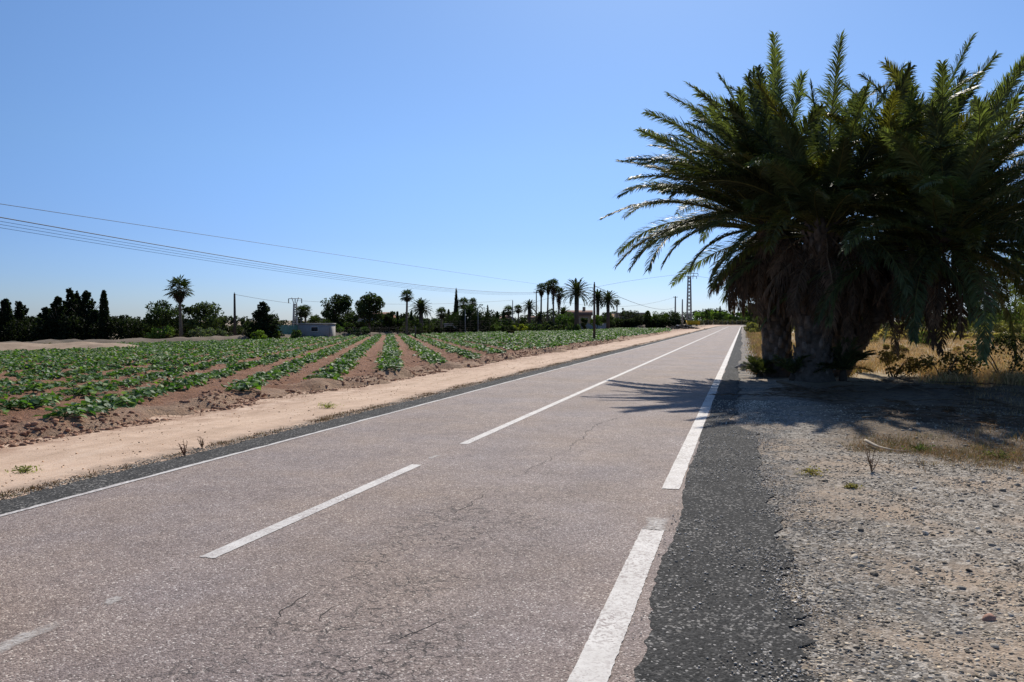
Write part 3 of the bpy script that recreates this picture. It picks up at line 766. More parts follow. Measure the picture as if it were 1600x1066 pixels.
def palm_trunk(name, parent, base, top, r0, r1, seed, mat=M_bark, boots=True, lean=0):
    r = np.random.default_rng(seed); base, top = np.array(base, float), np.array(top, float)
    n = 24; t = np.linspace(0, 1, n); bow = np.sin(t*PI)*lean
    pts = base*(1-t[:, None])+top*t[:, None]; pts[:, 0] -= bow
    mb = MB(); rad = r0+(r1-r0)*t; rad[:3] *= (1.35, 1.18, 1.06)
    mb.tube(pts, rad, 18, (.11, .088, .07))
    if boots:
        H = np.linalg.norm(top-base); N = int(H*34)
        for i in range(N):
            q = (i+.5)/N; a = i*2.39996+r.normal()*.06; c = base*(1-q)+top*q; c[0] -= math.sin(q*PI)*lean
            rr = (r0+(r1-r0)*q)*.94
            out = np.array([math.cos(a), math.sin(a), 0]); sd = np.array([-math.sin(a), math.cos(a), 0])
            up = np.array([0, 0, 1.]); L = r.uniform(.10, .17)*(1+.9*q**3); w = r.uniform(.09, .13)
            d = out*r.uniform(.35, .6)+up; d /= np.linalg.norm(d)
            b0 = c+out*rr*.9; tp = b0+d*L*1.5; th = out*.05
            Vt = [b0-sd*w-up*.07, b0+sd*w-up*.07, tp+sd*w*.45, tp-sd*w*.45, b0-sd*w*.5-up*.10+th*1.6, b0+sd*w*.5-up*.10+th*1.6, tp+sd*w*.25+th*.7, tp-sd*w*.25+th*.7]
            g = r.uniform(.6, 1.5)
            mb.add(Vt, [(4, 5, 6, 7), (0, 4, 7, 3), (5, 1, 2, 6), (7, 6, 2, 3), (0, 1, 5, 4)], None, (.15*g, .12*g, .095*g))
    return mb.build(name, mat, parent)

GREEN = (.082, .104, .045); RACH = (.2, .19, .07); DEAD = (.17, .12, .08); DRAC = (.24, .19, .13)
def big_palm(label, base, crown, r0, r1, nf, nd, L, seed, az_bias=None, lean=0, el_lo=-.25, dead_len=1.0, wind=.0, dr=(28, 32)):
    r = np.random.default_rng(seed)
    base = np.array(base, float); crown = np.array(crown, float)
    t = thing('palm_tree', label, 'palm tree', base, 0, 'palms of the roadside clump')
    rel = crown-base
    palm_trunk('trunk', t, (0, 0, -.15), rel, r0, r1, seed, lean=lean)
    mb = MB()
    for i in range(nf):
        q = (i+.5)/nf
        az = i*2.39996+r.normal()*.2
        if az_bias is not None and r.uniform() < .45: az = az_bias+r.normal()*.75
        el = R(80)*(1-q**.86)+el_lo*q*2.0+r.normal()*.09
        g = r.uniform(.55, 1.7); c = np.array(GREEN)*g
        if r.uniform() < .14: c = np.array((.11, .11, .03))
        out = np.array([math.sin(az), math.cos(az), 0])*r1*.9*min(1, q+.25)
        frond(mb, rel+out+np.array([0, 0, .25-q*.55]), az, el, L*r.uniform(.74, 1.13), R(dr[0])+R(dr[1])*q+r.normal()*.2, 132, .56, .031, r, c, RACH,
              V=.28, hang=.5, curl=r.normal()*.34+wind*math.cos(az), twist=r.normal()*.6, rad=.03)
    mb.build('green_fronds', M_palm, t)
    mb = MB()
    for i in range(nd):
        az = i*2.39996+r.normal()*.4; q = i/nd
        el = R(-12)-R(62)*r.uniform(0, 1); g = r.uniform(.55, 1.3)
        out = np.array([math.sin(az), math.cos(az), 0])*r1*.9
        frond(mb, rel+out+np.array([0, 0, -.15-q*.9]), az, el, L*dead_len*r.uniform(.35, .68), R(40)+R(40)*r.uniform(), 56, .42, .032, r, np.array(DEAD)*g, np.array(DRAC)*g,
              V=-.1, hang=1.1, twist=r.normal()*.8, rad=.026, curl=r.normal()*.3, ragged=.12)
    mb.build('dead_fronds', M_dry, t)
    return t
ZC = 21.0
def hp(px, py, Y): p = PZ(px, py, Y); return (p.x, p.y, p.z)
def g0(px, Y): x = (px-800)/F*Y; return (x, Y, float(gz(x, Y)))
big_palm('shaggy palm at the left end of the clump, leaning over the road edge', g0(1216, 22.3), hp(1208, 346, 22.0), .38, .34, 92, 130, 4.3, 11, az_bias=R(-75), el_lo=.10, dr=(26, 34), dead_len=.72)
big_palm('tallest palm of the clump, its scaly trunk standing bare in front', g0(1272, 20.6), hp(1286, 352, 20.8), .46, .38, 88, 80, 4.25, 12, lean=.1, el_lo=-.03, dr=(26, 36), dead_len=.85)
big_palm('palm leaning right out of the middle of the clump', g0(1292, 22.6), hp(1414, 358, 21.0), .27, .3, 96, 70, 4.6, 13, az_bias=R(75), lean=.3, el_lo=-.08, dr=(26, 36), dead_len=.8)
big_palm('low palm sprawling far to the right of the clump', g0(1306, 22.4), hp(1475, 372, 19.2), .2, .26, 100, 22, 4.3, 14, az_bias=R(95), lean=.25, el_lo=-.12, dead_len=.7, dr=(32, 38))
# suckers at the foot
def sucker(label, px, Y, h, n, L, seed, lo=.2):
    r = np.random.default_rng(seed); p = g0(px, Y)
    t = thing('palm_sucker', label, 'palm shoot', p)
    mb = MB(); mb.tube([(0, 0, -.1), (0, 0, h*.5), (0, 0, h)], [.12, .1, .06], 8, (.08, .06, .045)); mb.build('stub', M_bark, t)
    mb = MB()
    for i in range(n):
        az = i*2.4; frond(mb, (0, 0, h*.8), az, r.uniform(lo, 1.35), L*r.uniform(.7, 1.1), .7, 40, .3, .022, r, np.array(GREEN)*.8, RACH, V=.4, rad=.014)
    mb.build('green_fronds', M_palm, t)
sucker('short bushy palm shoot at the right foot of the palm clump', 1318, 20.4, .35, 30, .95, 31)
sucker('dark palm shoot at the roadside foot of the palm clump', 1188, 22.0, .12, 22, .5, 32)
sucker('palm shoot crowded between the trunks of the clump', 1240, 20.6, .2, 14, .7, 33, .5)

# ------------------------------------------------------------------ right side plants
def blades(mb, x, y, z, h, r, colr, spread=.35, w=.006):
    n = len(x); a = r.uniform(0, 2*PI, n); s = spread*r.uniform(.2, 1, n)*h
    tx, ty = x+np.cos(a)*s, y+np.sin(a)*s
    mx_, my = x+np.cos(a)*s*.35, y+np.sin(a)*s*.35
    wa = r.uniform(0, PI, n); wx, wy = np.cos(wa)*w*.5*(1+h), np.sin(wa)*w*.5*(1+h)
    V = np.stack([np.stack([x-wx, y-wy, z], -1), np.stack([x+wx, y+wy, z], -1), np.stack([mx_+wx*.8, my+wy*.8, z+h*.6], -1), np.stack([mx_-wx*.8, my-wy*.8, z+h*.6], -1), np.stack([tx, ty, z+h], -1)], 1)
    k = (np.arange(n)*5)[:, None]
    mb.add(V.reshape(-1, 3), np.array([[0, 1, 2, 3]])+k, np.array([[3, 2, 4]])+k, np.repeat(colr, 5, 0))
def tufts(n, per, ufun, h0, h1, cols, seed, w=.007, spread=.5, rad=.08):
    r = np.random.default_rng(seed); u, v = ufun(r, n)
    x, y = xy(u, v); x = np.repeat(x, per)+r.normal(size=n*per)*rad; y = np.repeat(y, per)+r.normal(size=n*per)*rad
    h = np.repeat(r.uniform(h0, h1, n), per)*r.uniform(.5, 1.1, n*per)
    ci = np.array(cols)[r.integers(0, len(cols), n)]; c = np.repeat(ci, per, 0)*r.uniform(.65, 1.3, (n*per, 1))
    mb = MB(); blades(mb, x, y, gz(x, y)-.01, h, r, c, spread, w); return mb
STRAW = [(.42, .31, .17), (.34, .24, .13), (.5, .38, .22), (.25, .17, .09), (.30, .2, .12)]
def uf(r, n):   # open ground beyond the palms
    v = 21+75*r.uniform(0, 1, n)**1.5; u = .9+(v*.85)*r.uniform(0, 1, n)
    k = (v < 25) & (u < 4.5); u = np.where(k, u+5, u); return u, v
mb = tufts(14000, 14, uf, .08, .36, [(.58, .42, .22), (.48, .33, .17), (.66, .5, .28), (.4, .28, .14), (.34, .32, .12)], 51, .012, 1.1, .2)
tag(mb.build('dry_grass', M_dry), kind='stuff')
def uf(r, n):
    v = 10.5+9*r.uniform(0, 1, n); u = 2.2+8*r.uniform(0, 1, n)**.8+.25*(v-10); x = vnoise(u*.8, v*.8, 15)
    return np.where(x > .3, u, u+4), v
mb = tufts(1500, 12, uf, .04, .16, STRAW+[(.12, .12, .05)], 52, .007, .8, .1)
tag(mb.build('dry_grass', M_dry), kind='stuff')
# ragged edge of dry grass where the gravel ends
def uf(r, n):
    t = r.uniform(0, 1, n)**.8; u = 1.3+6.5*t; v = 10.6-1.3*t+.35*np.sin(t*9)+r.normal(size=n)*.6; k = vnoise(u*1.6, v*1.6, 33) > .42; return u+np.where(k, 0, 12), v
mb = tufts(4200, 9, uf, .02, .10, [(.3, .21, .12), (.22, .155, .09), (.38, .28, .16), (.2, .2, .07)], 53, .005, 1.5, .10)
tag(mb.build('dry_grass', M_dry), kind='stuff')
# low green weeds among it
def weed(label, px, py, s, seed, c=(.07, .12, .025)):
    r = np.random.default_rng(seed); p = P(px, py); mb = MB()
    z = float(gz(p.x, p.y))
    t = thing('weed', label, 'weed', (p.x, p.y, z))
    n = 22
    for i in range(n):
        a = r.uniform(0, 6.28); e = np.array([math.cos(a)*s*r.uniform(.4, 1), math.sin(a)*s*r.uniform(.4, 1), s*r.uniform(.2, .7)])
        mb.tube([(0, 0, 0), e*.5+np.array([0, 0, s*.1]), e], [.004, .003, .002], 3, c, False)
    mb.build('stems', M_leaf, t); mb = MB()
    C = r.normal(size=(150, 3))*np.array([s*.6, s*.5, s*.16])+np.array([0, 0, s*.3]); C[:, 2] = np.maximum(C[:, 2], .01)
    rhombs(mb, C, .028, r, np.array(c)*r.uniform(.6, 1.5, (150, 1))); mb.build('foliage', M_leaf, t)
weed('small green weed by the fallen palm stalk', 1437, 703, .13, 61, (.10, .14, .04))
weed('green weed at the lower edge of the palm shadow, far right', 1560, 716, .16, 62, (.16, .16, .06))
weed('yellowing flat weed alone on the gravel near the dark shoulder', 1268, 742, .11, 63, (.32, .25, .11))
weed('tiny weed on the gravel right of the yellowing one', 1330, 764, .06, 64, (.3, .25, .12))
weed('small weed on the sand verge, left edge of the photo', 38, 738, .11, 65, (.24, .25, .09))
weed('low weed patch on the sand verge halfway to the field', 512, 638, .16, 66, (.34, .34, .14))
# green undergrowth right
for px, top, wd, Yd, c, lb in [(1455, 516, 60, 44, (.10, .13, .04), 'green undergrowth seen low through the hanging fronds'), (1395, 538, 50, 34, (.24, .17, .085), 'brownish scrub behind the palm clump, left of the green undergrowth'),
        (1520, 538, 60, 34, (.27, .17, .095), 'rust brown scrub behind the hanging fronds'), (1590, 515, 70, 40, (.09, .09, .04), 'olive scrub at the right edge behind the palms'), (1350, 518, 50, 50, (.26, .21, .1), 'straw coloured scrub right of the palm trunks'),
        (1660, 505, 110, 42, (.1, .1, .04), 'dull green scrub just past the right edge')]:
    bush(lb, px, top, wd, Yd, c, 5, 'scrub_bush', leaf=.12, n=14, npp=110)
for px, py, s, lb, c in [(1572, 598, .9, 'dark leafy shrub in the palm shade at the right edge', (.03, .04, .015)), (1398, 590, .55, 'dry brown low shrub right of the palm shoot', (.16, .11, .05)), (1478, 596, .6, 'low dry shrub halfway between palm shoot and right edge', (.15, .11, .05))]:
    p = P(px, py); bush(lb, px, PZ(px, 0, p.y) and (500-(s*1.4-CAMH)/p.y*F), s*2.4/p.y*F, p.y, c, 9, 'shrub', leaf=.09, n=14, npp=70)
for q, Yd, h, c in ((1, 62, .7, (.34, .25, .12)), (2, 92, 1.3, (.2, .18, .075)), (3, 125, 2.2, (.07, .085, .03))):
    leafmass('scrub', None, None, [tuple(at(w_, Yd)[:2]) for w_ in (1172 if q > 1 else 1330, 1400, 1700, 2100)], h, 9, c, 70+q, 60, .3, kind='stuff', rough=.5)
# tree at the right margin
tree('bright leafed tree behind the palms at the right edge', 1665, 360, 170, 30, MG, seed=4, leaf=.2, n=40, npp=120)
# sun-lit verge strip between road and palms
def uf(r, n):
    v = 24+170*r.uniform(0, 1, n)**1.6; u = .35+2.6*r.uniform(0, 1, n)**.8+bend(v); return u, v
mb = tufts(4200, 10, uf, .05, .28, STRAW+[(.24, .24, .06), (.4, .36, .1)], 54, .02, .7, .14)
tag(mb.build('dry_grass', M_dry), kind='stuff')
# grass lip on the left edge of the tarmac
def uf(r, n):
    v = 3+150*r.uniform(0, 1, n)**2.0; k = fbm(v*1.3, v*0, 19)+.25*(r.uniform(0, 1, n)-.5); u = -6.44+.05*r.normal(size=n)-.10*(k > .55)*r.uniform(0, 2, n); return np.where(k > .44, u, u-3-r.uniform(0, 3, n)), v
mb = tufts(8000, 7, uf, .01, .055, [(.16, .11, .07), (.12, .085, .05), (.2, .14, .085), (.16, .14, .06)], 55, .008, .9, .035)
tag(mb.build('dry_grass', M_dry), kind='stuff')
# dead matter on the outer rim of the field
def uf(r, n):
    v = 8+90*r.uniform(0, 1, n)**1.5; u = -8.9-.5*np.abs(r.normal(size=n)); return u, v
mb = tufts(500, 9, uf, .02, .09, [(.2, .15, .1), (.3, .22, .15), (.14, .1, .07)], 56, .008, 1.6, .12)
tag(mb.build('dry_litter', M_dry), kind='stuff')
def dryweed(label, px, py, h, seed, c=(.3, .2, .12)):
    r = np.random.default_rng(seed); p = P(px, py); z = float(gz(p.x, p.y)); mb = MB()
    for i in range(7):
        a = r.uniform(0, 6.28); rr = r.uniform(.1, .35)*h
        tip = np.array([math.cos(a)*rr, math.sin(a)*rr, h*r.uniform(.5, 1)])
        mb.tube([(0, 0, 0), tip*.5+r.normal(size=3)*h*.03, tip], [.006, .004, .002], 4, c, False)
        for k in range(5):
            q = r.uniform(.3, .95); b = tip*q; d = r.normal(size=3)*h*.12; d[2] = abs(d[2]); mb.tube([b, b+d*.6, b+d], [.003, .002, .0015], 3, c, False)
    o = mb.build('dry_weed', M_dry, loc=(p.x, p.y, z)); tag(o, label, 'weed')
dryweed('leafless dry weed standing in front of the fallen palm stalk', 1362, 738, .28, 71)
dryweed('reddish dry weed upright on the left road lip', 288, 712, .22, 72, (.25, .12, .08))
dryweed('tiny dry weed on the left road lip, right of the reddish one', 316, 700, .15, 73)
# fallen stalks (bare rachis)
def stalk(label, pts, rad, c):
    ps = [P(*q) for q in pts]; o0 = ps[0]
    L = [(p.x-o0.x, p.y-o0.y, float(gz(p.x, p.y))-float(gz(o0.x, o0.y))+rad*.7+h) for p, h in zip(ps, np.linspace(.05, .0, len(ps)))]
    Lx = np.array(L); t = np.linspace(0, 1, 14); tt = np.linspace(0, 1, len(L))
    pp = np.stack([np.interp(t, tt, Lx[:, k]) for k in range(3)], -1); pp[1:-1] = (pp[:-2]+pp[1:-1]*2+pp[2:])/4
    mb = MB(); mb.tube(pp, np.linspace(rad*1.5, rad*.5, 14), 6, c)
    tag(mb.build('fallen_palm_stalk', M_dry, loc=(o0.x, o0.y, float(gz(o0.x, o0.y)))), label, 'palm stalk')
stalk('pale bare palm stalk lying at the edge of the palm shadow', [(1352, 692), (1372, 700), (1396, 705), (1424, 704)], .014, (.6, .53, .42))
stalk('dark curved palm stalk lying in the shade below the trunks', [(1215, 600), (1250, 606), (1280, 618), (1300, 628)], .03, (.18, .14, .1))
stalk('thin bent palm stalk in the shade, middle right', [(1385, 612), (1410, 605), (1440, 612), (1462, 620)], .02, (.22, .17, .12))
# pile of white rubble on the verge
p = P(1171, 578); mb = MB(); r = np.random.default_rng(3)
for k in range(3): pass
n = 26; sx = np.clip(r.normal(size=n)*.2, -.28, .5); sy = r.normal(size=n)*.5; ss = r.uniform(.05, .15, n)
rocks(mb, sx, sy, ss*.5+.1*np.exp(-(sx**2+sy**2)*3), ss, np.array([.5, .45, .4])*r.uniform(.6, 1.2, (n, 1)), .7, True, 9)
tag(mb.build('rubble', M_stone, loc=(p.x, p.y, float(gz(p.x, p.y)))), 'pale rubble at the roadside foot of the palm clump', 'rubble', kind='stuff')
# debris of dead fronds on the shaded ground
mb = MB(); r = np.random.default_rng(88)
for i in range(70):
    u = r.uniform(1.2, 9); v = r.uniform(12.6, 21); x, y = xy(u, v)
    frond(mb, (x, y, float(gz(x, y))+.06), r.uniform(0, 6.28), .03, r.uniform(1, 2.2), .06, 30, .25, .02, r, np.array(DEAD)*.9, np.array(DRAC)*.8, V=.05, hang=.05, rad=.012)
tag(mb.build('frond_litter', M_dry), kind='stuff')

# ------------------------------------------------------------------ background trees (left to right)
G1 = 'dark conifers massed behind the left end of the field'
for px, top, wd, Yd, sh, lb in [(-60, 470, 40, 92, 'conifer', 'dark conifer just off the left edge of the photo'), (10, 466, 20, 90, 'cypress', 'blunt dark cypress at the left edge of the photo'), (31, 470, 34, 94, 'conifer', 'ragged dark conifer next to the blunt cypress'),
        (52, 496, 34, 98, 'conifer', 'low dark conifer in the dip of the left mass'), (73, 479, 30, 92, 'conifer', 'dark conifer left of the tall ragged group'), (91, 462, 30, 90, 'conifer', 'pointed dark conifer leading up to the tall ragged group'),
        (110, 449, 26, 93, 'conifer', 'tallest ragged conifer, left spire of the tall group'), (121, 454, 22, 97, 'conifer', 'narrow conifer, middle spire of the tall group'), (135, 453, 34, 92, 'conifer', 'broad ragged conifer, right spire of the tall group'),
        (149, 484, 22, 90, 'cypress', 'rounded dark conifer closing the right end of the tall group')]:
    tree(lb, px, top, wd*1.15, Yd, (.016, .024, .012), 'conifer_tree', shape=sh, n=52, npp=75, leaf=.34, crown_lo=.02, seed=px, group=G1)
tree('smooth slim cypress standing free in a gap', 163, 452, 18, 88, (.018, .028, .013), 'cypress_tree', shape='cypress', n=50, npp=80, leaf=.26, crown_lo=.03)
tree('flat topped pine with sprawling branches right of the slim cypress', 190, 487, 46, 90, (.02, .03, .014), 'pine_tree', n=22, npp=60, crown_lo=.1, squash=.5)
tree('low dark tree beside the sprawling pine', 214, 500, 38, 94, (.025, .038, .016), n=18, crown_lo=.05)
leafmass('hedge', 'dark undergrowth filling the foot of the left conifer mass', 'hedge', [tuple(at(q, 89)[:2]) for q in (-120, 20, 100, 160, 212)], 3.3, 2, (.016, .022, .011), 5, 80, .35)
bush('yellow green bushy tree in front of the dark pine', 250, 505, 40, 84, (.10, .15, .03), 1, leaf=.3, n=18, npp=80)
tree('dark cloud shaped pine left of the lone fan palm', 254, 470, 50, 92, DG, 'pine_tree', n=26, npp=80, crown_lo=.25)
tree('dark rounded tree right behind the lone fan palm', 286, 476, 40, 96, (.03, .045, .018), n=26, npp=80, crown_lo=.1)
tree('soft green pepper tree right of the lone fan palm', 322, 473, 52, 92, (.055, .075, .03), n=34, npp=90, crown_lo=.08)
for px, top, wd, Yd, c, lb in [(318, 510, 40, 84, GY, 'silver grey olive bush under the pepper tree'), (344, 514, 32, 86, GY, 'silver grey olive bush left of the dark pole'), (372, 508, 44, 92, (.04, .05, .025), 'dark bush at the foot of the dark pole'),
        (404, 516, 26, 82, YG, 'bright lime green shrub below the tiered conifer'), (270, 522, 40, 82, (.05, .045, .02), 'brownish bush at the foot of the lone fan palm'), (432, 515, 8, 88, YG, 'small round green shrub in front of the netting fence'),
        (462, 514, 14, 88, (.06, .09, .03), 'small shrub at the right end of the netting fence'), (448, 507, 36, 120, (.04, .055, .03), 'dark rounded bush behind the netting fence'), (72, 536, 28, 60, (.10, .095, .04), 'olive bush growing on the sand heap')]:
    bush(lb, px, top, wd*1.1, Yd, c, leaf=.24 if Yd > 70 else .14)
tree('tiered dark conifer right of the dark pole', 411, 471, 38, 88, (.02, .03, .015), 'conifer_tree', shape='conifer', n=60, npp=60, leaf=.3, crown_lo=.05, seed=2)

# fan palms
def fan(mb, c, az, el, Lp, Rf, r, colr, nb=11):
    d = np.array([math.sin(az)*math.cos(el), math.cos(az)*math.cos(el), math.sin(el)]); c = np.array(c)
    h = c+d*Lp; mb.tube([c, h], .03, 3, (.1, .1, .04), False)
    side = np.array([math.cos(az), -math.sin(az), 0]); 
    th = np.linspace(-1.9, 1.9, nb)+r.normal(size=nb)*.05
    D = d[None]*np.cos(th)[:, None]+side[None]*np.sin(th)[:, None]; D[:, 2] -= .12*r.uniform(.3, 1.5, nb)
    W = np.cross(D, np.cross(d, side)); W /= np.linalg.norm(W, axis=1)[:, None]
    Lb = Rf*r.uniform(.8, 1.1, nb)[:, None]; w = Rf*.07
    tip = h+D*Lb; tip[:, 2] -= Rf*.12
    V = np.stack([np.tile(h, (nb, 1)), h+D*Lb*.6+W*w, tip, h+D*Lb*.6-W*w], 1)
    mb.add(V.reshape(-1, 3), np.arange(nb*4).reshape(nb, 4), None, np.repeat(np.array(colr)*r.uniform(.7, 1.3, (nb, 1)), 4, 0))
def fan_palm(label, px, top, wpx, Yd, seed=0, skirt=.3, group=None, thick=.15, nfan=24, c=(.035, .05, .018)):
    p = at(px, Yd); H = PZ(px, top, Yd).z-p.z; W = wpx*1.22/F*Yd; r = np.random.default_rng(seed+int(px*3))
    t = thing('fan_palm', label, 'palm tree', p, 0, group)
    Rf = W*.33; hc = H-W*.48; thick = min(thick, .17)
    mb = MB(); lx = r.normal()*.15
    mb.tube([(0, 0, -.3), (lx*.3, 0, hc*.3), (lx*.7, 0, hc*.7), (lx, 0, hc)], [thick*1.6, thick, thick*.85, thick*.8], 10, (.16, .13, .10)); mb.build('trunk', M_bark, t)
    mb = MB()
    for i in range(nfan):
        q = (i+.5)/nfan; fan(mb, (lx, 0, hc+.1), i*2.4, R(88)-R(128)*q**.85, W*.26*r.uniform(.8, 1.1), Rf, r, np.array(c)*r.uniform(.7, 1.4))
    mb.build('crown', M_leaf, t)
    if skirt:
        mb = MB()
        for i in range(int(40)):
            q = r.uniform(0, 1); zz = hc-q*skirt*H; fan(mb, (lx, 0, zz), r.uniform(0, 6.28), R(-55)-R(20)*q, W*.10*(1-q*.5), Rf*.85*(1-q*.6), r, (.09, .066, .045), 9)
        mb.build('dead_skirt', M_dry, t)
    return t
fan_palm('tall lone fan palm with a shaggy brown skirt, left of the photo', 283, 431, 36, 88, skirt=.16, thick=.17)
fan_palm('left one of the twin fan palms beside the small pylon', 470, 478, 17, 100, skirt=.1, thick=.16)
fan_palm('right one of the twin fan palms beside the small pylon', 478, 477, 19, 101, skirt=.1, thick=.16)
fan_palm('short fan palm right of the twin fan palms', 491, 492, 22, 104, skirt=.0, thick=.2)
fan_palm('slender fan palm rising alone above the dark hedge', 635, 452, 20, 112, skirt=.05, thick=.17)
fan_palm('bushy fan palm near the small white hut', 690, 480, 18, 130, skirt=.12, thick=.22)
fan_palm('fan palm behind the big round dark tree, left one', 724, 465, 19, 140, skirt=.05)
fan_palm('fan palm behind the big round dark tree, right one', 741, 466, 14, 142, skirt=.05)
fan_palm('small fan palm left of the thin service pole', 795, 477, 17, 150, skirt=.05)
fan_palm('small fan palm right of the thin service pole', 811, 476, 14, 150, skirt=.05)
GW = 'tall fan palms grouped left of the big date palm'
for px, top, wd, Yd, lb in [(845, 442, 17, 140, 'leftmost fan palm of the tall group'), (855, 439, 16, 142, 'second fan palm from the left in the tall group'), (865, 435, 19, 140, 'highest fan palm of the tall group'), (873, 448, 19, 143, 'lower shaggy fan palm at the right of the tall group')]:
    fan_palm(lb, px, top, wd, Yd, skirt=.32 if px > 860 else .14, group=GW, thick=.17)
fan_palm('tiny far fan palm right of the date palm cluster', 964, 468, 10, 190, skirt=0, thick=.2)
# feather palms
def feather_palm(label, px, top, wpx, Yd, seed=0, nf=46, group=None, c=(.045, .06, .03), thick=.3):
    p = at(px, Yd); H = PZ(px, top, Yd).z-p.z; W = wpx/F*Yd; r = np.random.default_rng(seed+int(px*3))
    t = thing('date_palm', label, 'palm tree', p, 0, group); L = W*.62; hc = max(H-L*.78, H*.35)
    mb = MB(); mb.tube([(0, 0, -.3), (0, 0, hc*.5), (0, 0, hc)], [thick*1.25, thick, thick*1.1], 10, (.12, .095, .075)); mb.build('trunk', M_bark, t)
    mb = MB()
    for i in range(nf):
        q = (i+.5)/nf; frond(mb, (0, 0, hc), i*2.4+r.normal()*.1, R(88)-R(110)*q, L*r.uniform(.85, 1.1), R(45)+R(25)*q, 26, L*.16, .09, r, np.array(c)*r.uniform(.7, 1.3), (.12, .11, .05), V=.3, rad=.04, hang=.4)
    mb.build('crown', M_leaf, t)
    return t
feather_palm('bushy feather palm right of the slender fan palm', 658, 469, 32, 116, nf=60)
feather_palm('spiky feather palm above the garden shrubs', 827, 470, 24, 150, nf=44)
feather_palm('large date palm with arching fronds in front of the tiled house', 901, 438, 44, 128, nf=62, thick=.36)
feather_palm('dense date palm right behind the dark roadside pole', 934, 454, 30, 150, nf=60)
feather_palm('broad date palm right of the dark roadside pole', 950, 456, 32, 148, nf=60)
feather_palm('short date palm at the foot of the tall fan palms', 880, 480, 24, 146, nf=40)
feather_palm('short date palm left of the tall fan palms', 842, 488, 22, 140, nf=40)
# pines and others
tree('large dark pine, left one of the pair behind the long low wall', 526, 452, 42, 112, (.038, .055, .022), 'pine_tree', n=46, npp=100, crown_lo=.12)
tree('large dark pine, right one of the pair behind the long low wall', 577, 455, 44, 110, (.038, .055, .022), 'pine_tree', n=46, npp=100, crown_lo=.3)
tree('slim dark tree against the right side of the pine pair', 608, 484, 22, 116, DG, n=20, crown_lo=.1)
tree('dark low tree between the twin fan palms and the pines', 505, 498, 36, 106, (.035, .05, .018), n=20, crown_lo=.05)
tree('dark low tree between the two large pines', 552, 488, 18, 118, DG, n=20, crown_lo=.1)
tree('small dark cypress left of the slender fan palm', 621, 486, 7, 118, DG, 'cypress_tree', shape='cypress', n=30, npp=50, leaf=.25)
tree('small dark cypress right of the slender fan palm', 643, 484, 9, 120, DG, 'cypress_tree', shape='spire', n=30, npp=50, leaf=.25)
tree('small dark cypress beside the bushy fan palm', 701, 483, 8, 132, DG, 'cypress_tree', shape='cypress', n=30, npp=50, leaf=.25)
tree('very tall needle thin cypress', 713, 449, 11, 128, (.018, .028, .013), 'cypress_tree', shape='spire', n=60, npp=60, leaf=.28, crown_lo=.02)
tree('big round dark tree like a dome', 738, 477, 62, 122, (.02, .032, .013), n=60, npp=110, crown_lo=.02)
tree('thin cypress at the right rim of the dome tree', 762, 476, 7, 126, DG, 'cypress_tree', shape='spire', n=36, npp=50, leaf=.25)
tree('left one of two small blunt cypresses', 777, 486, 8, 150, DG, 'cypress_tree', shape='cypress', n=30, npp=50, leaf=.28)
tree('right one of two small blunt cypresses', 787, 484, 8, 150, DG, 'cypress_tree', shape='cypress', n=30, npp=50, leaf=.28)
tree('leafy green tree in front of the tiled house', 885, 487, 30, 134, (.06, .1, .03), n=24, crown_lo=.05)
tree('dark broad tree under the tall fan palms', 858, 480, 34, 148, DG, n=26, crown_lo=.05)
tree('dark tree left of the tall fan palm group', 822, 492, 40, 154, (.03, .045, .02), n=26, crown_lo=.05)
for px, top, wd, Yd, c, lb in [(775, 507, 18, 126, (.08, .12, .035), 'light green bush right of the dome tree'), (811, 505, 24, 126, (.2, .22, .03), 'yellow flowering bush below the small white gable'), (840, 504, 36, 128, (.05, .075, .03), 'mixed dark bush at the field bank'),
        (795, 509, 26, 122, (.03, .045, .02), 'dark bush left of the yellow flowering one'), (868, 505, 30, 128, (.05, .065, .03), 'bush under the tall fan palms'), (893, 504, 26, 126, (.06, .09, .03), 'bush at the foot of the large date palm'),
        (932, 490, 16, 140, (.09, .14, .03), 'round green bush over the white garden wall'), (913, 494, 10, 140, (.04, .06, .02), 'small dark ball shaped bush over the white garden wall'),
        (650, 500, 60, 114, (.05, .07, .025), 'wide bush below the slender fan palm'), (560, 506, 30, 104, (.05, .09, .02), 'green bush below the large pines'), (520, 505, 30, 106, (.05, .09, .02), 'green bush behind the long low wall'),
        (797, 516, 10, 100, (.04, .035, .025), 'small dark clump alone on the far edge of the crops'), (598, 505, 40, 116, (.05, .07, .03), 'bush beside the pink roofed house')]:
    bush(lb, px, top, wd*1.1, Yd, c, leaf=.3)
HE = [((512, 108), (560, 112), (642, 118), 2.1, 'long dark clipped hedge behind the middle of the crop field'), ((650, 118), (690, 120), (712, 122), 1.2, 'low dark hedge in front of the small white hut')]
for a, b, c_, h, lb in HE:
    leafmass('hedge', lb, 'hedge', [tuple(at(*q)[:2]) for q in (a, b, c_)], h, 1.2, (.016, .022, .012), int(h*9), 90, .3, rough=.08)
leafmass('hedge', 'long dark clipped hedge right of the white garden wall', 'hedge', [tuple(at(*q)[:2]) for q in ((948, 160), (1000, 170), (1062, 180))], 2.0, 1.4, (.018, .026, .012), 4, 90, .4, rough=.08)
leafmass('hedge', 'continuous dark hedge behind the conifers at the left edge', 'hedge', [tuple(at(*q)[:2]) for q in ((-300, 104), (60, 104), (235, 104))], 3.4, 3, (.022, .03, .016), 27, 90, .4)
leafmass('hedge', 'tangle of dark garden shrubs from the lone fan palm to the dark pole', 'shrubbery', [tuple(at(*q)[:2]) for q in ((205, 97), (300, 99), (425, 100))], 1.9, 3, (.03, .042, .02), 21, 90, .4)
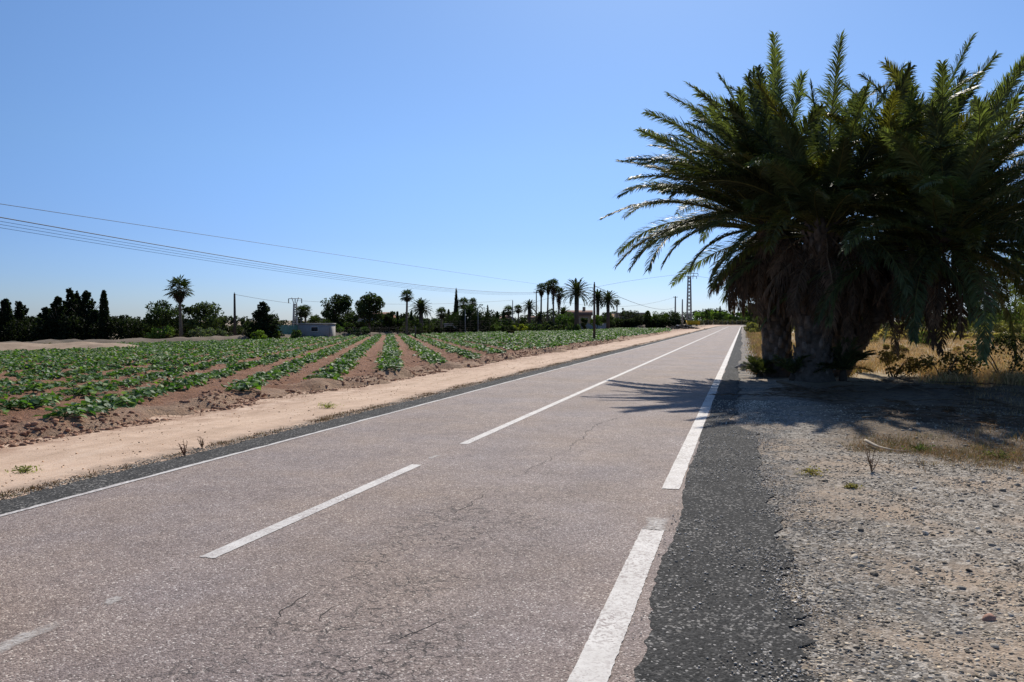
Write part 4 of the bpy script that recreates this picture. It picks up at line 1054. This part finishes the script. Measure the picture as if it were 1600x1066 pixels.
leafmass('hedge', 'dark green shrubs behind the long low outbuilding', 'shrubbery', [tuple(at(*q)[:2]) for q in ((470, 112), (545, 114), (660, 122))], 2.2, 3, (.035, .055, .02), 22, 90, .4)
leafmass('hedge', 'dark garden shrubs on both sides of the dome tree', 'shrubbery', [tuple(at(*q)[:2]) for q in ((655, 132), (740, 134), (800, 138))], 2.4, 3, (.03, .045, .02), 23, 90, .4)
leafmass('hedge', 'mixed green shrubs in front of the tall fan palm group', 'shrubbery', [tuple(at(*q)[:2]) for q in ((760, 134), (840, 136), (905, 138))], 1.7, 3, (.045, .06, .025), 24, 90, .4)
leafmass('hedge', 'tall garden shrubs between the villa and the flat roofed house', 'shrubbery', [tuple(at(*q)[:2]) for q in ((925, 165), (970, 176), (1040, 184))], 2.6, 3, (.035, .05, .022), 25, 90, .45)
# round dark trees right
tree('dark bushy tree below the date palms', 948, 486, 24, 152, DG, n=24, crown_lo=.02)
tree('dark round olive tree in front of the flat roofed house', 988, 482, 30, 168, (.035, .045, .03), n=34, crown_lo=.02)
tree('tiny round tree left of the flat roofed house', 971, 480, 10, 185, DG, n=14, crown_lo=.1)
tree('clipped yellow green cone shaped conifer', 1012, 485, 15, 172, (.06, .085, .02), 'conifer_tree', shape='cypress', n=40, npp=60, leaf=.3)
tree('green hedge like tree right of the clipped cone', 1029, 486, 24, 176, (.06, .09, .025), n=24, crown_lo=.02)
tree('dense dark tree beside the debris pile', 1049, 483, 30, 182, (.03, .045, .018), n=30, crown_lo=.02)
# far tree line towards the road bend
for i, (px, top, wd, c) in enumerate([(1093, 486, 16, 0), (1104, 484, 14, 1), (1113, 482, 14, 2), (1121, 483, 12, 1), (1131, 486, 13, 0), (1139, 488, 10, 2), (1147, 485, 12, 1), (1156, 486, 13, 0), (1166, 484, 14, 2), (1180, 482, 18, 1), (1200, 483, 20, 0)]):
    tree(['young pale green tree in the row before the road bend', 'dark green young tree in the row before the road bend', 'light yellow green young tree in the row before the road bend'][(0, 1, 2)[c]], px, top, wd*1.15, 262+6*(i % 3), [(.14, .21, .06), (.07, .11, .035), (.2, .28, .06)][c], group='young trees along the road bend', n=26, npp=60, leaf=.5, crown_lo=.06)
tree('slim dark spire tree above the young tree row', 1125, 478, 6, 275, DG, 'cypress_tree', shape='spire', n=24, npp=40, leaf=.5)
tree('broad far dark tree above the young tree row', 1112, 481, 36, 300, (.03, .042, .02), n=30, npp=60, leaf=.6)
def belt(lb, pxs, Yd, h, c, seed, leaf=.9):
    return leafmass('distant_trees', lb, None, [tuple(at(q, Yd)[:2]) for q in pxs], h, 12, c, seed, 60, leaf, kind='stuff', rough=.4)
belt(None, (-300, 100, 500, 800), 230, 4.2, (.035, .045, .025), 3)
belt(None, (780, 1000, 1250), 330, 5.2, (.035, .05, .028), 4)
belt(None, (1170, 1400, 1800, 2300), 170, 5.5, (.035, .05, .02), 5)
leafmass('hedge', 'low scrubby growth along the far fence at the road bend', 'hedge', [tuple(at(q, 255)[:2]) for q in (1095, 1130, 1162, 1200)], 1.6, 2, (.10, .09, .05), 7, 50, .5)

# ------------------------------------------------------------------ buildings and fences
def put(o, p, rz=0): o.location = p; o.rotation_euler = (0, 0, rz)
def house(label, px0, px1, Yd, h, roofh, wall, roof='gable', wins=((.25, .5), (.7, .5)), depth=6, rz=0, name='house', door=None, win=(.45, .5), chim=False, zoff=0):
    p0, p1 = at(px0, Yd), at(px1, Yd); W = (p1-p0).length; mid = (p0+p1)/2
    t = thing(name, label, 'building', (mid.x, mid.y, mid.z+zoff), rz)
    mb = MB(); mb.box((-W/2, 0, -1.2), (W/2, depth, h)); wl = mb.build('wall', wall, t)
    mb = MB(); e = .3
    if roof == 'gable':
        V = [(-W/2-e, -e, h), (W/2+e, -e, h), (W/2+e, depth+e, h), (-W/2-e, depth+e, h), (-W/2-e, depth/2, h+roofh), (W/2+e, depth/2, h+roofh)]
        mb.add(V, [(0, 1, 5, 4), (2, 3, 4, 5), (0, 3, 2, 1)], [(0, 4, 3), (1, 2, 5)])
    elif roof == 'side':
        V = [(-W/2-e, -e, h), (W/2+e, -e, h), (W/2+e, depth+e, h), (-W/2-e, depth+e, h), (0, -e, h+roofh), (0, depth+e, h+roofh)]
        mb.add(V, [(0, 4, 5, 3), (4, 1, 2, 5), (0, 3, 2, 1)], [(0, 1, 4), (2, 3, 5)])
    else: mb.box((-W/2-.08, -.08, h), (W/2+.08, depth+.08, h+roofh))
    rf = mb.build('roof', M_roof if roof != 'flat' else M_conc, t)
    if chim:
        mb = MB(); mb.box((W*.2, depth*.5, h+roofh*.5), (W*.2+.6, depth*.5+.6, h+roofh+.7)); mb.build('chimney', wall, rf)
    for fx, fz_ in wins:
        x = -W/2+W*fx; z = h*fz_; a, b = win
        mb = MB()
        for q in ((x-a-.06, -.05, z-b-.06, x+a+.06, z-b), (x-a-.06, -.05, z+b, x+a+.06, z+b+.06), (x-a-.06, -.05, z-b, x-a, z+b), (x+a, -.05, z-b, x+a+.06, z+b)):
            mb.box((q[0], q[1], q[2]), (q[3], .02, q[4]))
        wf = mb.build('window', M_whitep, t)
        mb = MB(); mb.box((x-a, -.015, z-b), (x+a, .01, z+b)); mb.build('pane', M_glass, wf)
    if door is not None:
        x = -W/2+W*door; mb = MB(); mb.box((x-.45, -.03, 0), (x+.45, .02, 2.0)); mb.build('door', M_wood, t)
    return t
house('long low pale outbuilding with one dark window, left of the pines', 467, 516, 97, 1.35, .12, M_conc, 'flat', ((.5, .55),), 4, win=(.4, .25), rz=R(4), zoff=.4)
house('pale house with pinkish tiled roof under the large pines', 556, 600, 122, 1.9, .9, M_render, 'gable', ((.3, .5), (.75, .5)), 7, rz=R(-6), zoff=.8)
house('small white hut with a rounded pale top beyond the crops', 694, 718, 126, 1.2, .25, M_render, 'flat', ((.5, .5),), 2.5, win=(.2, .15), zoff=.2)
house('small white gabled shed among the garden bushes', 785, 806, 156, 1.5, .8, M_whitep, 'side', (), 5, rz=R(12), zoff=.8, door=.6)
house('villa with a brown tiled roof behind the large date palm', 878, 924, 158, 2.1, 1.1, M_ochre, 'gable', ((.2, .55), (.5, .55), (.8, .55)), 8, chim=True, rz=R(-5), zoff=.8)
house('pinkish flat roofed house behind the dark olive tree', 962, 1008, 192, 3.2, .3, M_ochre, 'flat', ((.2, .6), (.5, .6), (.8, .6)), 8, zoff=.2)
house('cream garden house glimpsed under the tall fan palms', 826, 850, 160, 1.9, .7, M_render, 'gable', ((.5, .5),), 5, zoff=.3)
def wallrun(label, a, b, h, mat, name='garden_wall', cat='wall'):
    p0, p1 = at(*a), at(*b); d = p1-p0; L = Vector((d.x, d.y)).length
    t = thing(name, label, cat, p0, math.atan2(d.y, d.x)); mb = MB(); mb.box((0, 0, -.4), (L, .18, h)); mb.build('wall', mat, t)
    mb = MB(); mb.box((-.03, -.04, h), (L+.03, .22, h+.06)); mb.build('coping', M_conc, t); return t
wallrun('pale garden wall right of the villa', (903, 142), (947, 146), 1.3, M_conc)
wallrun('low sunlit wall under the netting fence', (418, 92), (468, 96), .5, M_render)
def fence(label, a, b, h, n, mat, mesh=True, name='fence', z0=0):
    p0, p1 = at(*a), at(*b); d = p1-p0; L = Vector((d.x, d.y)).length
    t = thing(name, label, 'fence', p0, math.atan2(d.y, d.x)); slope = d.z/L
    for i in range(n+1):
        x = L*i/n; mb = MB(); mb.tube([(x, 0, slope*x-.3+z0), (x, 0, slope*x+h)], .022, 6); mb.build('post', M_steel if mat is not M_cable else M_wood, t)
    mb = MB()
    if mesh == 'net': mb.add([(0, .05, z0), (L, .05, slope*L+z0), (L, .05, slope*L+h), (0, .05, h)], [(0, 1, 2, 3)])
    else:
        for k in range(7): mb.tube([(0, -.04, .1+k*(h-.15)/6), (L, -.04, slope*L+.1+k*(h-.15)/6)], .0035, 4, cap=False)
        for k in range(int(L/.5)): mb.tube([(k*.5, -.04, slope*k*.5+.05), (k*.5, -.04, slope*k*.5+h-.02)], .003, 3, cap=False)
    mb.build('netting' if mesh == 'net' else 'wire_mesh', mat, t); return t
fence('green netting fence right of the tiered conifer', (418, 93), (466, 97), 1.7, 6, M_net, 'net', z0=.6)
fence('wire fence on thin posts before the dark middle hedge', (515, 96), (650, 106), 1.3, 9, M_cable)
fence('tall wire fence before the dome tree', (655, 112), (765, 118), 2.0, 7, M_cable)
fence('wire mesh fence along the road bend in front of the young trees', (1092, 250), (1166, 252), 1.7, 10, M_steel)

# ------------------------------------------------------------------ poles, pylons, wires
def pole(label, px, top, Yd, r0, mat, name='utility_pole', arm=False, seed=0, base_pt=None):
    p = at(px, Yd); H = PZ(px, top, Yd).z-p.z
    t = thing(name, label, 'pole', p)
    mb = MB(); mb.tube([(0, 0, -.4), (0, 0, H*.5), (0, 0, H)], [r0, r0*.82, r0*.62], 12); mb.build('shaft', mat, t)
    mb = MB()
    if arm: mb.box((-.55, -.05, H-.35), (.55, .05, H-.25)); mb.build('crossarm', M_steel, t)
    for k, dx in enumerate((-.45, 0, .45) if arm else (.0,)):
        mb = MB(); mb.tube([(dx, -.03, H-.25 if arm else H), (dx, -.03, H-.12 if arm else H+.08), (dx, -.03, H-.02 if arm else H+.16)], [.035, .05, .025], 8); mb.build('insulator', M_ins, t)
    return t, p, H
pole('tapered dark pole standing behind the olive bushes on the left', 367, 459, 90, .17, M_wood)
pd = P(928.5, 535); yd = pd.y
pole('dark wooden pole at the roadside edge of the crop field', 928.5, 444, yd, .10, M_wood, arm=False)
pole('thin grey service pole among the garden palms', 801, 470, 145, .12, M_conc)
pole('left one of two grey poles before the lattice pylon', 1055, 463, 205, .26, M_conc, arm=True)
pole('right one of two grey poles before the lattice pylon', 1066, 468, 225, .26, M_conc)
pole('tall thin post right of the dome tree', 747, 481, 118, .06, M_steel)
pole('tall thin post in front of the dome tree', 727, 485, 117, .06, M_steel)
pole('short dark wooden post at the far end of the crop rows', 649, 512, 84, .09, M_wood, 'fence_post')
pole('support pole of the overhead wires hidden behind the tall fan palms', 838, 455, 152, .14, M_wood, arm=True)
def pylon(label, px, top, Yd, w0, w1, head='T'):
    p = at(px, Yd); H = PZ(px, top, Yd).z-p.z; t = thing('lattice_pylon', label, 'pylon', p); n = 14
    Hs = H*.93 if head == 'T' else H*.84
    mb = MB(); th = max(.05, Yd*.0005)
    W = lambda q: w0+(w1-w0)*q
    cor = lambda q, k: np.array([(-1, 1, 1, -1)[k]*W(q)/2, (-1, -1, 1, 1)[k]*W(q)/2, q*Hs])
    for k in range(4): mb.tube([cor(0, k), cor(1, k)], th, 4)
    mb.build('frame', M_steel, t); mb = MB()
    for i in range(n):
        for k in range(4):
            a, b = i/n, (i+1)/n; k2 = (k+1) % 4
            mb.tube([cor(a, k), cor(b, k2)], th*.6, 3, cap=False); mb.tube([cor(a, k2), cor(b, k)], th*.6, 3, cap=False)
    mb.build('bracing', M_steel, t)
    if head == 'T':
        for zz, L in ((H*.985, 2.6), (H*.93, 2.2)):
            mb = MB(); mb.box((-L, -.1, zz-.08), (L, .1, zz+.08)); ar = mb.build('crossarm', M_steel, t)
            for x in (-L, L*.5, L):
                mb = MB(); mb.tube([(x, 0, zz-.08), (x, 0, zz-.8)], .09, 6); mb.build('insulator', M_ins, ar)
    else:
        a = H*.84; mb = MB(); s = W(1)/2
        for sg in (-1, 1):
            mb.tube([(sg*s, 0, a), (sg*s*2.6, 0, H)], th*.9, 4)
        mb.tube([(-s*5, 0, H*.97), (s*5, 0, H*.97)], th*.8, 4); mb.build('crossarm', M_steel, t)
        for x in (-s*5, 0, s*5):
            mb = MB(); mb.tube([(x, 0, H*.97), (x, 0, H*.97-.7)], .07, 6); mb.build('insulator', M_ins, t)
pylon('tall steel lattice pylon beyond the road bend', 1076.5, 426, 235, 1.35, .75)
pylon('small distant lattice pylon with forked head near the twin fan palms', 461.5, 465, 120, .75, .4, 'Y')
def wire(label, pts, Y0, Y1, rad, group=None, name='overhead_wire'):
    """pts are sightings of the wire; it runs in a straight plan line between depths Y0 (first) and Y1 (last)"""
    k0, k1 = (pts[0][0]-800)/F, (pts[-1][0]-800)/F; A0 = np.array([k0*Y0, Y0]); A1 = np.array([k1*Y1, Y1])
    out = []
    for px, py in pts:
        k = (px-800)/F; d = A1-A0; t = (k*A0[1]-A0[0])/(d[0]-k*d[1]); Yd = A0[1]+t*d[1]; out.append((t, *PZ(px, py, Yd)))
    out = np.array(out); c = np.polyfit(out[:, 0], out[:, 3], min(2, len(pts)-1))
    t = np.linspace(0, 1, 40); xyv = A0[None]*(1-t[:, None])+A1[None]*t[:, None]
    mb = MB(); mb.tube(np.c_[xyv, np.polyval(c, t)], rad, 4, cap=False); o = mb.build(name, M_cable)
    return tag(o, label, 'wire', group)
GB = 'bundle of overhead wires crossing the left sky'
wire('single overhead wire high above the others in the left sky', [(-260, 281), (0, 318), (450, 384), (700, 425), (840, 444)], 26, 150, .012)
for i, (a, b, e, lb) in enumerate([(337, 415, 457, 'uppermost and thickest wire of the bundle in the left sky'), (343, 420, 458, 'second wire from the top of the bundle in the left sky'), (348, 424, 459, 'second wire from the bottom of the bundle in the left sky'), (353, 428, 460, 'lowest wire of the bundle in the left sky')]):
    wire(lb, [(-260, a-43), (0, a), (225, (a+b)/2+4), (450, b), (700, 451+i*1.3), (838, e)], 26, 152, .02 if i == 0 else .008, GB)
wire('thin wire from the dark pole towards the small pylon', [(367, 460), (400, 466), (455, 474)], 90, 120, .02)
wire('sagging wire from the dark roadside pole to the two grey poles', [(929, 446), (960, 462), (1000, 476), (1055, 480)], yd, 205, .02)
wire('upper wire running from the grey pole back to the garden palms', [(870, 470), (960, 479), (1000, 477), (1055, 464)], 160, 205, .02)
wire('faint wire from the tall pylon towards the left', [(830, 474), (950, 445), (1073, 428)], 260, 235, .03)
wire('faint wire from the tall pylon past the palm clump', [(1078, 430), (1120, 436), (1240, 440)], 235, 260, .03)
wire('faint wire behind the slender fan palm from the small pylon', [(464, 468), (560, 478), (690, 472), (800, 470)], 120, 145, .015)

# ------------------------------------------------------------------ skip, debris
p = at(1083, 222); t = thing('skip_container', 'yellow waste skip on the verge left of the road bend', 'skip', p)
W = 21/F*222
mb = MB(); V = []
for z, a, b in ((.25, .80, .8), (1.55, 1.0, 1.0)): V += [(-W/2*a, -.85*b, z), (W/2*a, -.85*b, z), (W/2*a, .85*b, z), (-W/2*a, .85*b, z)]
V += [(-W/2*.94, -.78, 1.5), (W/2*.94, -.78, 1.5), (W/2*.94, .78, 1.5), (-W/2*.94, .78, 1.5), (-W/2*.76, -.6, .4), (W/2*.76, -.6, .4), (W/2*.76, .6, .4), (-W/2*.76, .6, .4)]
mb.add(V, [(0, 3, 2, 1), (0, 1, 5, 4), (1, 2, 6, 5), (2, 3, 7, 6), (3, 0, 4, 7), (4, 5, 9, 8), (5, 6, 10, 9), (6, 7, 11, 10), (7, 4, 8, 11), (8, 9, 13, 12), (9, 10, 14, 13), (10, 11, 15, 14), (11, 8, 12, 15), (12, 13, 14, 15)])
mb.build('tub', M_yel, t)
for k in range(6):
    x = -W/2*.85+W*.85*k/5; mb = MB(); mb.box((x-.05, -.98, .3), (x+.05, -.86, 1.5)); mb.build('rib', M_yel, t)
for sx in (-1, 1):
    mb = MB(); mb.box((sx*W*.25-.15, -.8, -.02), (sx*W*.25+.15, .8, .25)); mb.build('skid', M_steel, t)
p = P(1067, 514.2); mb = MB(); r = np.random.default_rng(17)
n = 220; sx = r.normal(size=n)*1.25; sy = r.normal(size=n)*.8; ss = r.uniform(.08, .28, n); hz = .75*np.exp(-(sx/1.7)**2-(sy/1.1)**2)*r.uniform(.2, 1, n)
rocks(mb, sx, sy, hz+ss*.3, ss, np.array([.06, .052, .045])*r.uniform(.5, 2.2, (n, 1)), .7, True, 9)
for i in range(90):
    a = r.uniform(0, 6.28); b = np.array([r.normal()*1.2, r.normal()*.7, r.uniform(.05, .6)]); d = np.array([math.cos(a), math.sin(a)*.6, r.uniform(-.2, .5)])*r.uniform(.4, 1.1)
    mb.tube([b, b+d*.5+r.normal(size=3)*.05, b+d], [.03, .022, .01], 4, (.07, .055, .045))
tag(mb.build('debris_pile', M_stone, loc=p), 'dark pile of cut branches and rubble on the verge before the yellow skip', 'debris pile')
p = P(1058, 512.5); mb = MB(); rocks(mb, np.array([0., .5]), np.array([0., .1]), np.array([.35, .25]), np.array([.38, .3]), np.array([[.55, .56, .6], [.4, .42, .46]]), .9, True, 3)
tag(mb.build('rubble_sack', M_stone, loc=p), 'pale grey sacks dumped beside the dark debris pile', 'sack')
